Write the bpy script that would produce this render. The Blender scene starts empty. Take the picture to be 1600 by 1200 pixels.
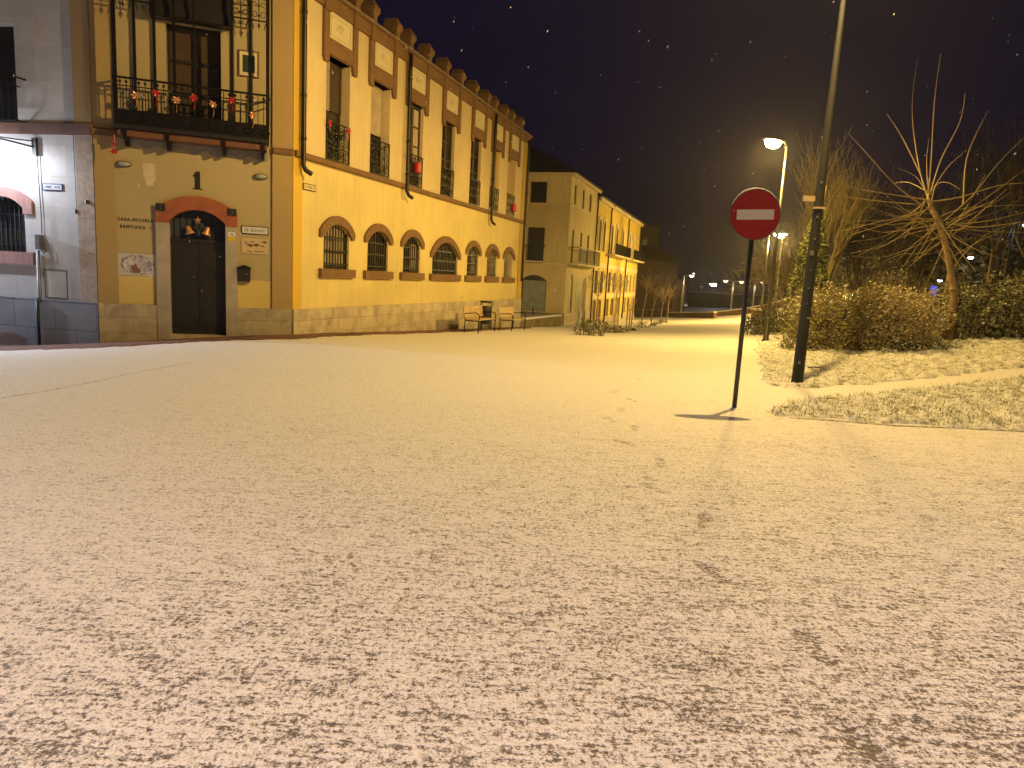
import bpy, bmesh, math, random
import numpy as np
from mathutils import Vector, Matrix
R = math.radians
S = bpy.context.scene
COL = S.collection
rnd = random.Random(7)
WM = {}                                     # object name -> world matrix

# ------------------------------------------------------------------ camera
CAMZ = 1.6
F, PIT, ROL = 1100.0, R(8.70), R(-3.10)
def cam_rot():
    cr, sr, cp, sp = math.cos(ROL), math.sin(ROL), math.cos(PIT), math.sin(PIT)
    return Matrix(((1,0,0),(0,cp,sp),(0,-sp,cp))) @ Matrix(((cr,0,sr),(0,1,0),(-sr,0,cr)))
MR = cam_rot()
def ray(px, py): return MR @ Vector((px-800, F, 600-py))
def atY(px, py, Y):
    d = ray(px, py); return d*(Y/d.y) + Vector((0,0,CAMZ))
cam = bpy.data.objects.new('camera', bpy.data.cameras.new('camera')); COL.objects.link(cam)
cam.data.sensor_width = 36; cam.data.lens = F/1600*36; cam.data.clip_end = 2000; cam.data.clip_start = .05
r_, f_, u_ = MR@Vector((1,0,0)), MR@Vector((0,1,0)), MR@Vector((0,0,1))
cam.matrix_world = Matrix(((r_.x,u_.x,-f_.x,0),(r_.y,u_.y,-f_.y,0),(r_.z,u_.z,-f_.z,CAMZ),(0,0,0,1)))
S.camera = cam

# ------------------------------------------------------------------ terrain height (thin plate spline)
CP = np.array([(0,0,.03),(-3,3,.03),(3,3,.03),(2.9,9.05,.05),(3.2,8.64,.05),(8,8.7,.07),(4.9,12,.05),(-5,8,.03),(-5.03,15.8,0),(-8.6,14.5,-.26),
 (-11,15,-.5),(0,12,0),(.1,32.2,-.71),(-2.5,24,-.36),(3,20,-.22),(7.98,22.4,-.05),(2.85,42.47,-1.15),(5,36,-.9),(11.5,69.4,-2.),(16.2,47,-.6),
 (8,47,-1.25),(17,73,-1.9),(24,85,-1.8),(-20,20,-.9),(-15,5,-.1),(15,0,.1),(14,19,.6),(10,16,.3),(25,20,1),(7.1,18.9,0),(22,60,-.9),(30,70,.2),
 (-20,80,-2),(60,100,0),(-60,60,-2),(0,-30,0),(-40,-20,0),(40,-20,.2),(0,150,-2.5),(90,200,-2),(-90,200,-2.5)])
def _U(r2): return np.where(r2 > 1e-12, .5*r2*np.log(r2+1e-12), 0)
_n = len(CP); _d = ((CP[:,None,:2]-CP[None,:,:2])**2).sum(-1)
_A = np.zeros((_n+3,_n+3)); _A[:_n,:_n] = _U(_d)+np.eye(_n)*.4; _A[:_n,_n]=1; _A[:_n,_n+1:]=CP[:,:2]; _A[_n:,:_n]=_A[:_n,_n:].T
_w = np.linalg.solve(_A, np.concatenate([CP[:,2],[0,0,0]]))
def G(x, y):
    x = np.clip(np.asarray(x,float),-90,90); y = np.clip(np.asarray(y,float),-30,200)
    z = _w[_n]+_w[_n+1]*x+_w[_n+2]*y
    for i in range(_n): z = z+_w[i]*_U((x-CP[i,0])**2+(y-CP[i,1])**2)
    return np.clip(z,-3,2.2)
def g(x, y): return float(G(x,y))
def gp(px, py, lo=1.5, hi=140):
    d = ray(px,py); d = d/d.y
    Y = lo; last = lo
    while Y < hi:
        if CAMZ+d.z*Y < g(d.x*Y,Y):
            a,b = last,Y
            for _ in range(20):
                m=(a+b)/2
                if CAMZ+d.z*m < g(d.x*m,m): b=m
                else: a=m
            Y=(a+b)/2; return Vector((d.x*Y,Y,g(d.x*Y,Y)))
        last=Y; Y*=1.02
    return Vector((d.x*hi,hi,g(d.x*hi,hi)))

# ------------------------------------------------------------------ mesh helpers
class MB:
    def __init__(s): s.v=[]; s.f=[]; s.m=[]
    def add(s, vs, fs, mi=0):
        b=len(s.v); s.v.extend([tuple(v) for v in vs]); s.f.extend([tuple(i+b for i in f) for f in fs]); s.m.extend([mi]*len(fs)); return s
    def box(s,x0,x1,y0,y1,z0,z1,mi=0):
        return s.add([(x0,y0,z0),(x1,y0,z0),(x1,y1,z0),(x0,y1,z0),(x0,y0,z1),(x1,y0,z1),(x1,y1,z1),(x0,y1,z1)],
            [(0,3,2,1),(4,5,6,7),(0,1,5,4),(1,2,6,5),(2,3,7,6),(3,0,4,7)],mi)
    def prism(s, poly, y0, y1, mi=0):          # poly in x,z ; extruded along y
        n=len(poly); vs=[(p[0],y0,p[1]) for p in poly]+[(p[0],y1,p[1]) for p in poly]
        return s.add(vs,[tuple(range(n)),tuple(range(2*n-1,n-1,-1))]+[(i,i+n,(i+1)%n+n,(i+1)%n) for i in range(n)],mi)
    def vprism(s, poly, z0, z1, mi=0):         # poly in x,y ; extruded along z
        n=len(poly); vs=[(p[0],p[1],z0) for p in poly]+[(p[0],p[1],z1) for p in poly]
        return s.add(vs,[tuple(range(n-1,-1,-1)),tuple(range(n,2*n))]+[(i,(i+1)%n,(i+1)%n+n,i+n) for i in range(n)],mi)
    def tube(s, pts, rad, n=6, mi=0, cap=True):
        pts=[Vector(p) for p in pts]; k=len(pts)
        if not hasattr(rad,'__len__'): rad=[rad]*k
        vs=[]; up=None
        for i,p in enumerate(pts):
            t=(pts[min(i+1,k-1)]-pts[max(i-1,0)]).normalized()
            if up is None:
                up=Vector((0,0,1)) if abs(t.z)<.9 else Vector((1,0,0))
            a=t.cross(up).normalized(); b=a.cross(t).normalized(); up=b
            for j in range(n):
                q=2*math.pi*j/n; vs.append(p+(a*math.cos(q)+b*math.sin(q))*rad[i])
        fs=[(i*n+j,i*n+(j+1)%n,(i+1)*n+(j+1)%n,(i+1)*n+j) for i in range(k-1) for j in range(n)]
        if cap: fs+= [tuple(range(n-1,-1,-1)),tuple(range((k-1)*n,k*n))]
        return s.add(vs,fs,mi)
    def lathe(s, prof, n=16, c=(0,0,0), mi=0):  # prof list (r,z) bottom to top
        vs=[]
        for r,z in prof:
            for j in range(n):
                q=2*math.pi*j/n; vs.append((c[0]+r*math.cos(q),c[1]+r*math.sin(q),c[2]+z))
        k=len(prof)
        fs=[(i*n+j,i*n+(j+1)%n,(i+1)*n+(j+1)%n,(i+1)*n+j) for i in range(k-1) for j in range(n)]
        fs+=[tuple(range(n-1,-1,-1)),tuple(range((k-1)*n,k*n))]
        return s.add(vs,fs,mi)
    def disc(s,c,r,y0,y1,n=40,mi=0):
        return s.prism([(c[0]+r*math.cos(2*math.pi*j/n),c[1]+r*math.sin(2*math.pi*j/n)) for j in range(n)],y0,y1,mi)
    def mesh(s,name,mats,smooth=False):
        me=bpy.data.meshes.new(name); me.from_pydata(s.v,[],s.f)
        if not isinstance(mats,(list,tuple)): mats=[mats]
        for m in mats: me.materials.append(m)
        if len(mats)>1: me.polygons.foreach_set('material_index',s.m)
        if smooth: me.polygons.foreach_set('use_smooth',[True]*len(s.f))
        me.update(); return me
    def build(s,name,mats,parent=None,W=None,smooth=False,recalc=True):
        me=s.mesh(name,mats,smooth)
        if recalc:
            bm=bmesh.new(); bm.from_mesh(me); bmesh.ops.recalc_face_normals(bm,faces=bm.faces); bm.to_mesh(me); bm.free()
        return link(name,me,parent,W)
def link(name,data,parent=None,W=None):
    o=bpy.data.objects.new(name,data); COL.objects.link(o)
    W=W or Matrix.Identity(4)
    if parent is not None:
        o.parent=parent; o.matrix_basis=WM[parent.name].inverted()@W
    else: o.matrix_basis=W
    WM[o.name]=W
    return o
def tag(o,label=None,cat=None,group=None,kind=None):
    if label: o['label']=label
    if cat: o['category']=cat
    if group: o['group']=group
    if kind: o['kind']=kind
    return o
def thing(name,loc,label,cat,group=None,rz=0):
    return tag(link(name,None,None,Matrix.Translation(Vector(loc))@Matrix.Rotation(rz,4,'Z')),label,cat,group)
def T(x,y,z): return Matrix.Translation(Vector((x,y,z)))
def copy_tree(root,W,label=None,group=None):
    old=WM[root.name]
    def rec(o,par):
        c=o.copy(); COL.objects.link(c)
        WM[c.name]=W@old.inverted()@WM[o.name]
        if par is None: c.parent=None; c.matrix_basis=W
        else: c.parent=par; c.matrix_basis=WM[par.name].inverted()@WM[c.name]
        for ch in list(o.children): rec(ch,c)
        return c
    c=rec(root,None)
    if label: c['label']=label
    if group: c['group']=group
    return c
def frame(ox,oy,az,oz=0):       # x = along facade, y = inward, z up
    a=R(az); s,c=math.sin(a),math.cos(a)
    return Matrix(((s,-c,0,ox),(c,s,0,oy),(0,0,1,oz),(0,0,0,1)))
def on_plane(M,px,py,off=0):    # pixel -> (u, z) on the facade plane shifted outward by off
    n=Vector((M[0][1],M[1][1],0)); O=Vector((M[0][3],M[1][3],0))-n*off; d=ray(px,py)
    t=(n.x*O.x+n.y*O.y)/(n.x*d.x+n.y*d.y); P=d*t
    u=(P.x-O.x)*M[0][0]+(P.y-O.y)*M[1][0]; return u,P.z+CAMZ
def arch_pts(u0,u1,zs,rise,n=10):   # right spring -> left spring
    if rise<=0: return [(u1,zs),(u0,zs)]
    w=(u1-u0)/2; c=(u0+u1)/2; r=(w*w+rise*rise)/(2*rise); zc=zs+rise-r; a=math.asin(min(1,w/r))
    if rise>w: a=math.pi-a
    return [(c+r*math.sin(a-2*a*i/n),zc+r*math.cos(a-2*a*i/n)) for i in range(n+1)]
def hole(u0,u1,z0,zs,rise=0): return [(u0,z0),(u1,z0)]+arch_pts(u0,u1,zs,rise)
def wall_mesh(mb,outline,holes,depth,y=0,mi=0,mi2=None):
    dd=depth if hasattr(depth,'__len__') else [depth]*len(holes)
    bm=bmesh.new(); es=[]
    for loop in [outline]+holes:
        vs=[bm.verts.new((p[0],y,p[1])) for p in loop]
        es+=[bm.edges.new((vs[i],vs[(i+1)%len(vs)])) for i in range(len(vs))]
    bmesh.ops.triangle_fill(bm,use_beauty=True,use_dissolve=False,edges=es)
    bm.verts.index_update(); bm.normal_update()
    fs=[]
    for f in bm.faces:
        ids=[v.index for v in f.verts]
        fs.append(ids if f.normal.y<0 else ids[::-1])
    mb.add([v.co[:] for v in bm.verts],fs,mi); bm.free()
    for h,dp in zip(holes,dd):
        n=len(h)
        mb.add([(p[0],y,p[1]) for p in h]+[(p[0],y+dp,p[1]) for p in h],[(i,i+n,(i+1)%n+n,(i+1)%n) for i in range(n)],mi if mi2 is None else mi2)
def arch_band(mb,inn,out,zb,y0,y1,mi=0):    # inn/out = (u0,u1,zs,rise): an arched hood with two legs down to zb
    a=[(inn[1],zb)]+arch_pts(*inn)+[(inn[0],zb)]; b=[(out[1],zb)]+arch_pts(*out)+[(out[0],zb)]
    n=len(a)
    for i in range(n-1):
        q=[a[i],b[i],b[i+1],a[i+1]]
        mb.prism(q,y0,y1,mi)

# ------------------------------------------------------------------ materials
def new_mat(name):
    m=bpy.data.materials.new(name); m.use_nodes=True; nt=m.node_tree
    return m,nt,nt.nodes['Principled BSDF']
def N(nt,t,**k):
    n=nt.nodes.new(t)
    for a,b in k.items():
        if a in n.inputs: n.inputs[a].default_value=b
        else: setattr(n,a,b)
    return n
def L(nt,a,b): nt.links.new(a,b)
def c4(c): return (c[0],c[1],c[2],1)
def ramp(nt,fac,stops):
    r=N(nt,'ShaderNodeValToRGB'); e=r.color_ramp.elements
    while len(e)<len(stops): e.new(.5)
    for i,(p,c) in enumerate(stops): e[i].position=p; e[i].color=c4(c) if hasattr(c,'__len__') else (c,c,c,1)
    L(nt,fac,r.inputs[0]); return r.outputs[0]
def mixc(nt,fac,a,b,mode='MIX'):
    m=N(nt,'ShaderNodeMix',data_type='RGBA',blend_type=mode)
    for i,x in ((0,fac),(6,a),(7,b)):
        if hasattr(x,'links'): L(nt,x,m.inputs[i])
        else: m.inputs[i].default_value=(c4(x) if i else x)
    return m.outputs[2]
def noise(nt,vec,scale,detail=5,rough=.6):
    n=N(nt,'ShaderNodeTexNoise',Scale=scale,Detail=detail,Roughness=rough)
    if vec is not None: L(nt,vec,n.inputs['Vector'])
    return n.outputs['Fac']
def bump(nt,b,h,dist,strength=1):
    n=N(nt,'ShaderNodeBump',Distance=dist,Strength=strength); L(nt,h,n.inputs['Height']); L(nt,n.outputs[0],b.inputs['Normal'])
def simple(name,col,rough=.6,metal=0,var=.25,scale=6,bmp=0,col2=None,bs=40):
    m,nt,b=new_mat(name); b.inputs['Roughness'].default_value=rough; b.inputs['Metallic'].default_value=metal
    tc=N(nt,'ShaderNodeTexCoord').outputs['Object']
    f=noise(nt,tc,scale,6,.65)
    c2=col2 or tuple(x*(1-var) for x in col)
    L(nt,ramp(nt,f,[(.35,c2),(.65,col)]),b.inputs['Base Color'])
    if bmp: bump(nt,b,noise(nt,tc,bs,4),bmp)
    return m
def stucco(name,col,stain,streak=.5,zsplit=None,low=None):
    """painted render: blotches, vertical run-off streaks, fine grain; optional repainted band below zsplit"""
    m,nt,b=new_mat(name); b.inputs['Roughness'].default_value=.85
    tc=N(nt,'ShaderNodeTexCoord').outputs['Object']
    base=col
    if zsplit is not None:
        sx=N(nt,'ShaderNodeSeparateXYZ'); L(nt,tc,sx.inputs[0])
        nz=N(nt,'ShaderNodeMath',operation='MULTIPLY_ADD'); L(nt,noise(nt,tc,1.5,2),nz.inputs[0]); nz.inputs[1].default_value=.03; L(nt,sx.outputs[2],nz.inputs[2])
        lt=N(nt,'ShaderNodeMath',operation='LESS_THAN'); L(nt,nz.outputs[0],lt.inputs[0]); lt.inputs[1].default_value=zsplit
        base=mixc(nt,lt.outputs[0],col,low)
    blot=ramp(nt,noise(nt,tc,.9,7,.62),[(.38,.0),(.72,1.)])
    mp=N(nt,'ShaderNodeMapping'); mp.inputs['Scale'].default_value=(9,9,.5); L(nt,tc,mp.inputs[0])
    stre=ramp(nt,noise(nt,mp.outputs[0],1.,6,.7),[(.5,0.),(.85,1.)])
    c=mixc(nt,blot,base,mixc(nt,.20,base,stain))
    c=mixc(nt,ramp(nt,noise(nt,tc,.38,4,.6),[(.42,0.),(.62,.30)]),c,stain)
    mu=N(nt,'ShaderNodeMath',operation='MULTIPLY'); L(nt,stre,mu.inputs[0]); mu.inputs[1].default_value=streak
    c=mixc(nt,mu.outputs[0],c,stain)
    sp=ramp(nt,noise(nt,tc,14,6,.75),[(.66,0.),(.74,.35)])
    c=mixc(nt,sp,c,stain)
    L(nt,c,b.inputs['Base Color']); bump(nt,b,noise(nt,tc,55,5,.7),.004)
    return m
def stone(name,col,joint,bw=1.1,bh=.32,mort=.006,bmp=.004,dirt=(.12,.1,.08),dz=.5):
    m,nt,b=new_mat(name); b.inputs['Roughness'].default_value=.8
    tc=N(nt,'ShaderNodeTexCoord').outputs['Object']
    mp=N(nt,'ShaderNodeMapping'); mp.inputs['Rotation'].default_value=(R(90),0,0); L(nt,tc,mp.inputs[0])
    br=N(nt,'ShaderNodeTexBrick'); L(nt,mp.outputs[0],br.inputs[0])
    br.inputs['Color1'].default_value=c4(col); br.inputs['Color2'].default_value=c4(tuple(x*.82 for x in col)); br.inputs['Mortar'].default_value=c4(joint)
    br.inputs['Scale'].default_value=1; br.inputs['Mortar Size'].default_value=mort; br.inputs['Brick Width'].default_value=bw; br.inputs['Row Height'].default_value=bh
    f=ramp(nt,noise(nt,tc,2.2,8,.68),[(.42,0.),(.75,.75)])
    L(nt,mixc(nt,f,br.outputs[0],dirt),b.inputs['Base Color'])
    ad=N(nt,'ShaderNodeMath',operation='MULTIPLY_ADD'); L(nt,noise(nt,tc,50,5,.7),ad.inputs[0]); ad.inputs[1].default_value=.5; L(nt,br.outputs['Fac'],ad.inputs[2])
    n=N(nt,'ShaderNodeBump',Distance=bmp); n.invert=True; L(nt,ad.outputs[0],n.inputs['Height']); L(nt,n.outputs[0],b.inputs['Normal'])
    return m
def emis(name,col,st):
    m,nt,b=new_mat(name); b.inputs['Base Color'].default_value=c4(col); b.inputs['Emission Color'].default_value=c4(col); b.inputs['Emission Strength'].default_value=st; return m
def foliage(name,c1,c2,snow=(.75,.75,.76),snowy=.6,scale=1.6,fl=.72):
    m,nt,b=new_mat(name); b.inputs['Roughness'].default_value=.7
    ge=N(nt,'ShaderNodeNewGeometry'); tc=N(nt,'ShaderNodeTexCoord').outputs['Object']
    c=ramp(nt,noise(nt,tc,scale,5),[(.35,c1),(.65,c2)])
    sx=N(nt,'ShaderNodeSeparateXYZ'); L(nt,ge.outputs['Normal'],sx.inputs[0])
    ab=N(nt,'ShaderNodeMath',operation='ABSOLUTE'); L(nt,sx.outputs[2],ab.inputs[0])
    s=ramp(nt,ab.outputs[0],[(fl,0.),(min(.99,fl+.2),snowy)])
    L(nt,mixc(nt,s,c,snow),b.inputs['Base Color'])
    return m
M={}
M['cream']=stucco('cream_render',(.60,.48,.28),(.34,.26,.15),.65,3.95,(.64,.52,.22))
M['cream_yellow']=stucco('door_face_render',(.40,.325,.18),(.32,.25,.15),.3,1.22,(.62,.48,.16))
M['ochre']=stucco('ochre_render',(.58,.38,.045),(.40,.25,.06),.3)
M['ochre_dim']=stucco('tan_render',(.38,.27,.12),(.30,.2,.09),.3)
M['white']=stone('white_block_render',(.58,.55,.53),(.40,.38,.36),1.3,.62,.004,.002,(.40,.37,.34))
M['cream2']=stucco('beige_render',(.66,.56,.30),(.30,.23,.11),.8,5.92,(.54,.45,.24))
M['yellow']=stucco('yellow_render',(.62,.47,.09),(.42,.30,.06),.4)
M['trim']=stucco('pale_trim',(.62,.54,.36),(.4,.33,.2),.3)
M['plinth']=stone('limestone_plinth',(.52,.44,.33),(.34,.28,.2),1.05,.33)
M['bluestone']=stone('grey_plinth_slabs',(.27,.29,.33),(.10,.1,.11),1.0,.62,.008,.003,(.17,.18,.2))
M['brick']=stone('brown_brick',(.21,.11,.042),(.14,.08,.035),.25,.06,.006,.004,(.12,.06,.03))
M['redband']=simple('red_painted_arch',(.34,.095,.045),.7,0,.3,5,.002)
M['redbrick_l']=stone('pinkish_brick',(.40,.2,.17),(.34,.22,.2),.07,.6,.005,.003,(.28,.15,.13))
M['sandstone']=simple('pitted_sandstone',(.44,.34,.25),.9,0,.35,9,.015,bs=34)
M['pinkstone']=simple('pinkish_jamb_stone',(.40,.35,.32),.7,0,.25,3,.002)
M['iron']=simple('black_iron',(.014,.012,.012),.45,.6,.3,10)
M['pipe']=simple('dark_drainpipe',(.022,.016,.014),.4,.4,.3,6)
M['darkwood']=simple('dark_door_wood',(.014,.010,.010),.5,0,.4,3)
M['brownwood']=simple('brown_shutter',(.055,.030,.016),.6,0,.3,3)
M['redwood']=simple('reddish_brown_fascia',(.16,.065,.03),.7,0,.4,4)
M['curtain']=simple('beige_curtain',(.40,.32,.22),.9,0,.3,2)
M['bluecloth']=simple('dark_blue_curtain',(.022,.03,.055),.8,0,.5,4)
M['frame_w']=simple('pale_window_frame',(.35,.3,.22),.6,0,.2,5)
def glass():
    m,nt,b=new_mat('dark_window_glass'); b.inputs['Roughness'].default_value=.25; b.inputs['Specular IOR Level'].default_value=.12
    tc=N(nt,'ShaderNodeTexCoord').outputs['Object']
    L(nt,ramp(nt,noise(nt,tc,1.7,3),[(.4,(.008,.007,.008)),(.65,(.05,.038,.025))]),b.inputs['Base Color']); return m
M['glass']=glass()
M['metal']=simple('galvanised_steel',(.17,.17,.18),.45,.7,.3,8)
M['darkmetal']=simple('dark_lamp_paint',(.05,.048,.045),.4,.3,.3,8)
M['signpost']=simple('grey_sign_post',(.065,.066,.068),.5,.4,.3,10)
M['lampmetal']=simple('pale_lamp_paint',(.30,.29,.27),.45,.3,.3,6)
M['polewood']=simple('weathered_dark_pole',(.013,.013,.016),.75,0,.45,5,.006,bs=18)
M['snow']=simple('soft_snow',(.80,.80,.82),.65,0,.05,8,.01,bs=30)
M['tile']=stone('dark_roof_tiles',(.075,.06,.05),(.03,.025,.02),.22,.3,.03,.03)
M['green']=foliage('hedge_leaf_olive',(.19,.16,.06),(.32,.27,.10),snowy=.9)
M['darkleaf']=foliage('dark_broad_leaf',(.05,.055,.025),(.13,.125,.055),snowy=.8)
M['brownleaf']=foliage('withered_brown_leaf',(.22,.17,.075),(.36,.28,.13),snowy=.8)
M['boxleaf']=foliage('box_hedge_leaf',(.02,.032,.012),(.045,.055,.02),snowy=.5)
M['ivy']=foliage('ivy_leaf',(.045,.055,.012),(.09,.10,.03),snowy=.15)
M['twig']=simple('bare_twig_bark',(.24,.18,.095),.8,0,.3,3)
M['twigdark']=simple('dull_twig_bark',(.09,.07,.05),.85,0,.3,1)
M['twigyel']=simple('yellowish_twig_bark',(.23,.18,.08),.85,0,.3,2)
M['lighttwig']=simple('pale_young_bark',(.36,.28,.17),.85,0,.3,2)
M['bark']=simple('smooth_brown_bark',(.17,.115,.06),.8,0,.4,5,.006,bs=25)
M['stake']=simple('wooden_stake',(.28,.19,.10),.8)
M['benchwood']=simple('pale_bench_slats',(.52,.38,.2),.6,0,.2,8)
M['bindark']=simple('dark_bin_shell',(.03,.027,.028),.5,.2)
M['churchbrick']=stone('church_brick',(.042,.025,.016),(.03,.02,.013),.5,.2,.01,.004,(.04,.026,.018))
M['churchroof']=simple('church_roof_tiles',(.036,.028,.024),.9,0,.3,2)
M['concrete']=simple('mossy_retaining_wall',(.27,.22,.11),.9,0,.45,3,.01,col2=(.12,.1,.04))
M['greyslab']=simple('grey_slab',(.22,.21,.2),.8)
M['brickwall']=simple('brownish_boundary_wall',(.17,.10,.06),.9,0,.3,1)
M['red']=simple('glossy_red',(.45,.012,.02),.4,0,.2,8)
M['gold']=simple('copper_gold_ribbon',(.65,.33,.16),.35,.3,.3,20)
M['brass']=simple('dull_brass',(.20,.15,.09),.4,.6,.3,20)
M['black_paint']=simple('black_paint',(.012,.010,.010),.6)
M['white_enamel']=simple('white_enamel',(.62,.63,.66),.3,0,.06,10)
M['blue_enamel']=simple('blue_enamel',(.03,.05,.16),.3)
M['tile_dark']=simple('dark_tile_border',(.05,.035,.04),.4)
M['paper']=simple('cream_ceramic_panel',(.52,.40,.25),.6,0,.1,20)
M['paperdim']=simple('faded_sticker',(.2,.17,.15),.6,0,.3,30)
M['yellow_p']=simple('yellow_card',(.60,.45,.03),.6)
M['shadegrey']=simple('grey_green_shutter',(.24,.27,.24),.6,0,.3,3)

# sign face: retro red with faint gloss
def sign_red():
    m,nt,b=new_mat('red_sign_sheeting'); b.inputs['Roughness'].default_value=.35
    tc=N(nt,'ShaderNodeTexCoord').outputs['Object']; L(nt,ramp(nt,noise(nt,tc,7,6,.7),[(.35,(.36,.006,.018)),(.62,(.44,.010,.026)),(.74,(.40,.06,.06))]),b.inputs['Base Color']); L(nt,ramp(nt,noise(nt,tc,4,4),[(.3,.3),(.7,.55)]),b.inputs['Roughness']); return m
M['signred']=sign_red()
M['signwhite']=simple('white_sign_sheeting',(.80,.79,.82),.35,0,.04,20)

# poster with mottled violet drawing
def poster_mat():
    m,nt,b=new_mat('mottled_poster'); b.inputs['Roughness'].default_value=.5
    tc=N(nt,'ShaderNodeTexCoord').outputs['Object']
    c=ramp(nt,noise(nt,tc,7,3,.6),[(.42,(.60,.56,.62)),(.52,(.33,.31,.45)),(.66,(.22,.21,.34))])
    L(nt,c,b.inputs['Base Color']); return m
M['poster']=poster_mat()

# ------------------------------------------------------------------ ground sheet
def axis(dense, lo, hi, step):
    a0,a1=dense; d=list(np.arange(a0,a1+1e-6,step)); s=step; x=a1
    up=[]
    while x<hi: s*=1.12; x+=s; up.append(x)
    s=step; x=a0; dn=[]
    while x>lo: s*=1.12; x-=s; dn.append(x)
    return np.array(dn[::-1]+d+up)
PR=[(1360,1175),(1272,1008),(1112,892),(1100,813),(1022,762),(1030,722),(976,692),(990,668),(950,655),(968,640),(985,625),(960,612),(995,592),(1003,577),(1020,565),(1040,553)]
def ground():
    xs=axis((-6.2,5.2),-190,190,.026); ys=axis((1.7,10.5),-50,260,.026)
    X,Y=np.meshgrid(xs,ys); Z=G(X,Y)
    # footprints: shoe outline = sole ellipse + heel ellipse
    P=np.zeros_like(X); TR=np.zeros_like(X)
    for i,(px,py) in enumerate(PR):
        c=gp(px,py); a=R([12,2,17,-22,30,-8,35,-5,20,-10,15,-15,10,-10,15,5][i]); 
        dx,dy=X-c.x,Y-c.y
        s=dy*math.cos(a)+dx*-math.sin(a)*-1*-1; t=dx*math.cos(a)+dy*math.sin(a)
        e1=((s-.055)/.10)**2+(t/.052)**2; e2=((s+.105)/.055)**2+(t/.038)**2
        k=np.clip(1.25-np.minimum(e1,e2),0,.25)*4
        em=np.minimum(e1,e2); edge=np.clip(1-np.abs(em-.85)/.4,0,1)
        P=np.maximum(P,np.maximum(k*.6,edge)); TR=np.maximum(TR,k)
    # old wheel lines where the snow is thinner
    Wl=np.zeros_like(X)
    def line(pts,w,amp):
        q=[gp(*p) for p in pts]
        for a,b in zip(q[:-1],q[1:]):
            d=b-a; l2=d.x**2+d.y**2
            t=np.clip(((X-a.x)*d.x+(Y-a.y)*d.y)/l2,0,1)
            dd=np.hypot(X-a.x-t*d.x,Y-a.y-t*d.y)
            np.maximum(Wl,np.clip(1-dd/w,0,1)*amp,out=Wl)
    line([(-60,640),(0,622),(80,609),(140,598),(200,584),(300,566)],.045,.7)
    line([(1240,700),(1290,712),(1400,722),(1500,738),(1640,765)],.10,.14)
    line([(1150,690),(1270,702)],.08,.12)
    line([(1240,653),(1300,657),(1400,665),(1500,669),(1620,675)],.07,1.)
    rs=np.random.default_rng(3)
    Z=Z-.008*TR-.004*Wl+(rs.random(Z.shape)-.5)*.006*((X>-6.2)&(X<5.2)&(Y>1.7)&(Y<10.5))
    nx,ny=len(xs),len(ys)
    co=np.stack([X,Y,Z],-1).reshape(-1,3)
    i=np.arange((ny-1)*(nx-1)); r=i//(nx-1); c=i%(nx-1); a=r*nx+c
    me=bpy.data.meshes.new('ground'); me.vertices.add(len(co)); me.vertices.foreach_set('co',co.ravel())
    q=np.stack([a,a+1,a+nx+1,a+nx],-1); me.loops.add(q.size); me.loops.foreach_set('vertex_index',q.ravel())
    me.polygons.add(len(q)); me.polygons.foreach_set('loop_start',np.arange(len(q))*4); me.polygons.foreach_set('loop_total',np.full(len(q),4))
    me.polygons.foreach_set('use_smooth',np.ones(len(q),bool))
    me.update(calc_edges=True)
    for nm,arr in (('print',P),('wheel',Wl)):
        at=me.attributes.new(nm,'FLOAT','POINT'); at.data.foreach_set('value',arr.ravel().astype(np.float32))
    # material
    m,nt,b=new_mat('thin_snow_on_asphalt')
    ge=N(nt,'ShaderNodeNewGeometry').outputs['Position']
    sx=N(nt,'ShaderNodeSeparateXYZ'); L(nt,ge,sx.inputs[0])
    def mth(op,a,b_=None,c=None):
        n=N(nt,'ShaderNodeMath',operation=op)
        for i,v in enumerate((a,b_,c)):
            if v is None: continue
            if hasattr(v,'links'): L(nt,v,n.inputs[i])
            else: n.inputs[i].default_value=v
        return n.outputs[0]
    def mapped(sc,rot):
        mp=N(nt,'ShaderNodeMapping'); mp.inputs['Scale'].default_value=sc; mp.inputs['Rotation'].default_value=(0,0,R(rot)); L(nt,ge,mp.inputs[0]); return mp.outputs[0]
    n1=noise(nt,mapped((52,50,14),8),1.,4,.62)          # wind-laid clots, a few cm
    n2=noise(nt,mapped((95,125,30),-14),1.,4,.6)         # crumbs
    n3=noise(nt,mapped((3.2,7.,1),10),1.,4,.6)          # drifts
    n4=noise(nt,mapped((.5,.7,1),0),1.,3,.5)            # large patches
    n5=noise(nt,mapped((9,52,10),4),1.,4,.6)          # wind streaks across the road
    n6=noise(nt,mapped((46,10,10),-32),1.,3,.6)       # slanting drift lines
    h=mth('ADD',mth('ADD',mth('MULTIPLY',n1,.42),mth('MULTIPLY',n2,.24)),mth('ADD',mth('MULTIPLY',n5,.26),mth('MULTIPLY',n6,.08)))
    # snow lies thinner towards the trodden crossing at the viewer and to the right, thicker down the street
    dist=mth('SUBTRACT',sx.outputs[1],mth('MULTIPLY',sx.outputs[0],.35))
    cov=N(nt,'ShaderNodeMapRange'); cov.inputs[1].default_value=1.; cov.inputs[2].default_value=9; cov.inputs[3].default_value=.035; cov.inputs[4].default_value=.13; L(nt,dist,cov.inputs[0])
    v=mth('ADD',h,cov.outputs[0])
    v=mth('ADD',v,mth('MULTIPLY',mth('SUBTRACT',n3,.5),.08))
    v=mth('ADD',v,mth('MULTIPLY',mth('SUBTRACT',n4,.5),.06))
    ap=N(nt,'ShaderNodeAttribute',attribute_name='print').outputs['Fac']; aw=N(nt,'ShaderNodeAttribute',attribute_name='wheel').outputs['Fac']
    v=mth('SUBTRACT',v,mth('MULTIPLY',aw,.17))
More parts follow.
